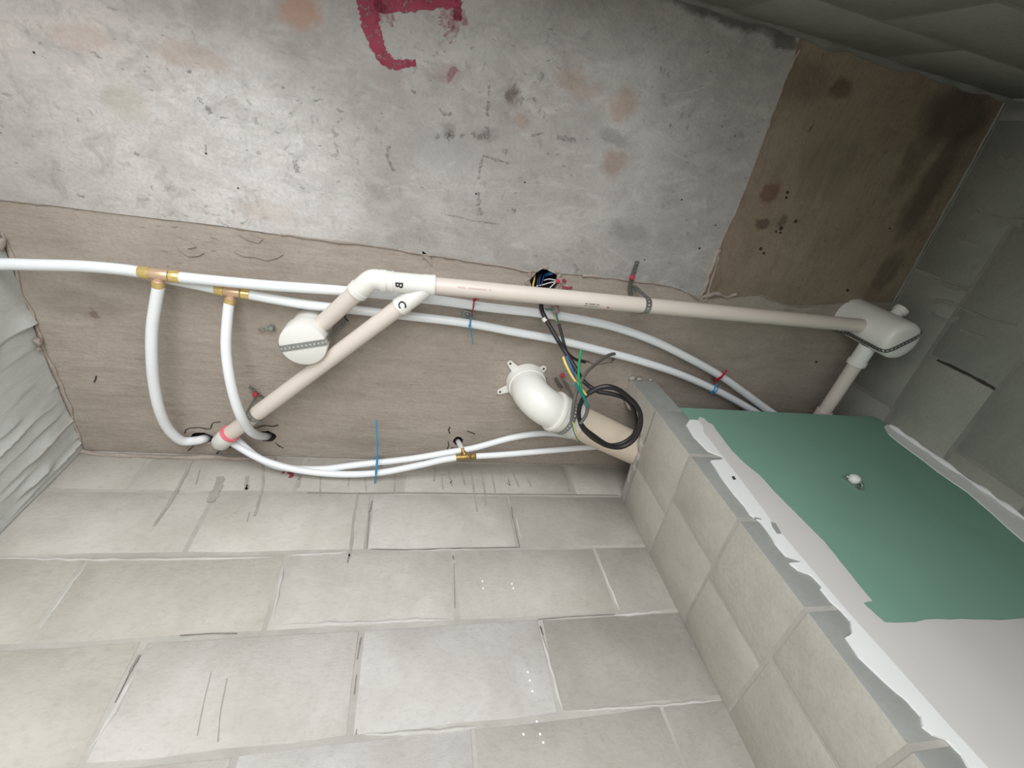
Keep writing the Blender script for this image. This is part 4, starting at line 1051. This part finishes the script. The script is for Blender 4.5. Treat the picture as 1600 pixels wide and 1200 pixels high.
def loop(c, ax_, r, rot=0):
    ax_ = V(ax_).normalized(); up = V((0, 0, 1)); up = (up - ax_ * up.dot(ax_)).normalized(); sd = ax_.cross(up)
    return [V(c) + (sd * math.cos(2 * math.pi * k / 24) + up * math.sin(2 * math.pi * k / 24)) * r for k in range(24)]
def tie(label, c, ax_, r, head, tail, mat, w=.0022):
    t = thing('cable_tie', V(c), label, 'cable tie')
    mk('band', MB().tube(loop(c, ax_, r), w * .62, 6, closed=True), mat, t)
    hp = pc(*head)
    mk('tie_head', MB().obox(hp, (.003, 0, 0), (0, .003, 0), (0, 0, .0024)), mat, t)
    if tail: mk('tail', MB().tube(spl([pc(*p) for p in tail], 6), w * .75, 6), mat, t)
    return t
pA_ = V((1, .02, 0))
tie('red cable tie round the upper long pipe at the square clip', pc(739, 477, .028), pA_, RP + .002, (741, 469, .045), [(741, 469, .046), (739, 482, .042), (737, 494, .02)], M['red_tie'])
tie('short red tail of a tie beside the square clip', pc(744, 467, .028), pA_, .003, (742, 468, .046), [(742, 468, .046), (749, 467, .044)], M['red_tie'], .0018)
tie('short blue cable tie hanging from the lower long pipe', pc(734, 506, .025), pA_, RP + .0018, (734, 509, .040), [(736, 494, .030), (734, 510, .042), (737, 524, .040), (739, 538, .036)], M['blue_tie'])
tie('long blue cable tie standing across the pair by the back wall', pc(588, 730, .086), pA_, RP + .010, (588, 716, .098), [(588, 656, .06), (589, 685, .085), (590, 715, .100), (588, 738, .112), (585, 760, .108)], M['blue_tie'], .0032)
tie('red cable tie twisted round the upper pipe near the green board', pc(1123, 587, .034), V((.85, .5, 0)), RP + .002, (1121, 593, .046), [(1116, 599, .036), (1122, 592, .048), (1130, 586, .050), (1136, 578, .046)], M['red_tie'], .004)
tie('blue cable tie on the lower pipe near the green board', pc(1115, 608, .034), V((.85, .5, 0)), RP + .0018, (1114, 611, .046), [(1120, 600, .04), (1115, 610, .048), (1112, 614, .045)], M['blue_tie'], .003)

# ================================================================== CABLES
def cable(label, P, r, mat, name='cable', extra=(), cat='cable'):
    t = thing(name, pc(*P[0]), label, cat)
    mk('sheath', MB().tube(path(P, 8), r, 12), mat, t)
    for nm, Q, rr, mm in extra: mk(nm, MB().tube(path(Q, 8), rr, 10), mm, t)
    return t
cable('black cable coiled beside the partition, with white band, hanging from the junction hole',
      [(846, 470, 0.020), (846, 482, 0.045), (851, 495, 0.060), (862, 515, 0.080), (872, 532, 0.100), (882, 548, 0.133), (893, 565, 0.154), (903, 582, 0.176), (912, 596, 0.187), (924, 606, 0.208), (936, 612, 0.219), (953, 615, 0.230), (971, 620, 0.240), (984, 629, 0.245), (991, 643, 0.250), (994, 660, 0.255), (992, 676, 0.260), (982, 687, 0.260), (968, 694, 0.260), (950, 695, 0.260), (928, 681, 0.260), (912, 668, 0.255), (905, 654, 0.250), (905, 638, 0.245), (911, 623, 0.240), (921, 613, 0.240), (934, 607, 0.240), (949, 605, 0.245), (963, 608, 0.250), (977, 617, 0.255), (991, 630, 0.260), (1000, 646, 0.265), (998, 668, 0.270), (990, 686, 0.275), (974, 697, 0.275), (952, 697, 0.275), (930, 687, 0.270), (914, 673, 0.265), (907, 662, 0.260)],
      .0060, M['black'], extra=[('grey_core', [(907, 662, 0.260), (913, 653, 0.258), (917, 644, 0.256), (918, 634, 0.252)], .0048, M['grey_cable']),
                                ('teal_core', [(918, 635, 0.275), (913, 622, 0.272), (906, 611, 0.270), (899, 598, 0.267)], .0036, M['teal']),
                                ('green_core', [(918, 633, 0.270), (910, 614, 0.268), (906, 600, 0.264), (904, 580, 0.258), (906, 560, 0.254), (908, 547, 0.251)], .0030, M['green']),
                                ('white_band', [(849, 497, 0.062), (853, 502, 0.068)], .0068, M['cap_white'])])
cable('second black strand wound along the outside of the coil',
      [(921, 614, 0.248), (936, 606, 0.250), (952, 604, 0.255), (968, 610, 0.260), (981, 620, 0.265), (994, 633, 0.270), (1001, 650, 0.275), (999, 672, 0.280), (987, 690, 0.282), (968, 699, 0.282), (945, 695, 0.280), (926, 682, 0.276), (911, 668, 0.270)], .0062, M['black'])
cable('thin black cable beside the banded one, yellow wire at its upper end',
      [(873, 506, .05), (877, 520, .065), (881, 536, .08), (886, 550, .085), (894, 558, .08), (903, 563, .07), (914, 566, .05)], .0042, M['black'],
      extra=[('yellow_core', [(873, 507, .05), (868, 498, .045), (864, 492, .04)], .0016, M['yellow']), ('blue_core', [(872, 505, .05), (868, 488, .045), (860, 484, .04), (852, 483, .035)], .0022, M['teal'])])
cable('grey cable end bent over the coil, cut open beside the soil pipe strap',
      [(958, 562, 0.020), (960, 553, 0.035), (947, 557, 0.070), (932, 568, 0.110), (920, 578, 0.187), (911, 590, 0.230), (903, 606, 0.245), (898, 622, 0.255), (895, 640, 0.260), (893, 657, 0.265)], .0046, M['grey_cable'],
      extra=[('yellow_core', [(894, 657, 0.265), (898, 668, 0.266), (903, 680, 0.260), (908, 692, 0.250)], .0016, M['yellow']), ('blue_core', [(893, 658, 0.265), (896, 672, 0.267), (902, 686, 0.260), (910, 692, 0.250)], .0014, M['teal'])])
cable('yellow insulated wire slanting over the coil', [(880, 558, 0.208), (884, 569, 0.226), (891, 583, 0.236), (900, 597, 0.244), (910, 610, 0.250), (916, 617, 0.252)], .0030, M['yellow'], name='wire', cat='wire')
cable('short blue insulated wire beside the yellow one', [(885, 557, 0.204), (889, 567, 0.219), (895, 580, 0.232), (899, 598, 0.240), (906, 611, 0.246)], .0034, M['blue'], name='wire', cat='wire')
# beige stub sticking out over the cables, under the drain
stub = thing('conduit_stub', pc(868, 470), 'short pinkish conduit stub between drain pipe and cables', 'conduit')
mk('stub', MB().tube(spl([pc(866, 462, .01), pc(868, 478, .05), pc(869, 489, .066)], 5), .0085, 14), M['ridge'], stub)
# wires inside the junction hole
hz = lambda u, v, h: pc(u, v, h)
for lab, P, r, m in [('yellow wire at the left edge of the junction hole', [(836, 426, -.05), (835, 436, -.01), (833, 446, .012), (834, 456, .03)], .0024, 'yellow'),
                     ('white wire along the bottom of the junction hole', [(838, 447, .004), (848, 445, .006), (858, 442, .004), (869, 440, .004)], .0014, 'white_wire'),
                     ('white wire across the middle of the junction hole', [(850, 438, -.01), (858, 436, 0), (869, 438, .003)], .0014, 'white_wire'),
                     ('white wire slanting down from the red connector', [(859, 450, .01), (864, 445, .006), (870, 440, .004)], .0014, 'white_wire'),
                     ('thick blue wire bundle in the junction hole', [(848, 432, -.07), (854, 429, -.03), (862, 427, -.015), (866, 425, -.03)], .0050, 'blue')]:
    o = mk('wire', MB().tube(path([p for p in P], 6), r, 10), M[m]); tag(o, lab, 'wire')
for lab, P in zip(['thin dark blue wire in the junction hole nearest the blue bundle','thin dark blue wire in the junction hole between its two dark blue neighbours','thin dark blue wire in the junction hole beside the yellow wire'], [[(854, 423, -.05), (849, 434, -.01), (846, 447, .008)], [(849, 423, -.06), (844, 433, -.012), (842, 447, .008)], [(845, 424, -.07), (841, 434, -.02), (839, 446, 0)]]):
    o = mk('wire', MB().tube(path(P, 6), .0017, 8), M['navy']); tag(o, lab, 'wire', 'dark blue wires in the junction hole')
cn = thing('wire_connector', pc(872, 439, .004), 'red twist connector holding white wires in the junction hole', 'connector')
mk('connector_cap', MB().lathe(pc(868, 439, .004), pc(875, 440, .004) - pc(868, 439, .004), [(0, .003), (0, .0052), (.006, .0058), (.012, .0045), (.013, 0)], 14), M['red'], cn)

# look-alikes that repeat share a group
GROUPS = {'water_pipe': 'white plastic water pipes under the slab', 'brass_tee': 'brass tees on the water pipes', 'pipe_strap': 'perforated steel pipe straps', 'nail_hanger': 'nailed strip hangers in the slab',
          'cable_tie': 'plastic ties on the water pipes', 'pipe_clip': 'steel clips for the water pipes', 'floor_trap': 'white floor traps under the slab', 'cable': 'electric cables hanging by the coil', 'drain_pipe': 'cream drain pipes'}
for o in bpy.data.objects:
    if o.parent is None and o.get('category') and not o.get('group'):
        g = GROUPS.get(o.name.split('.')[0])
        if g: o['group'] = g
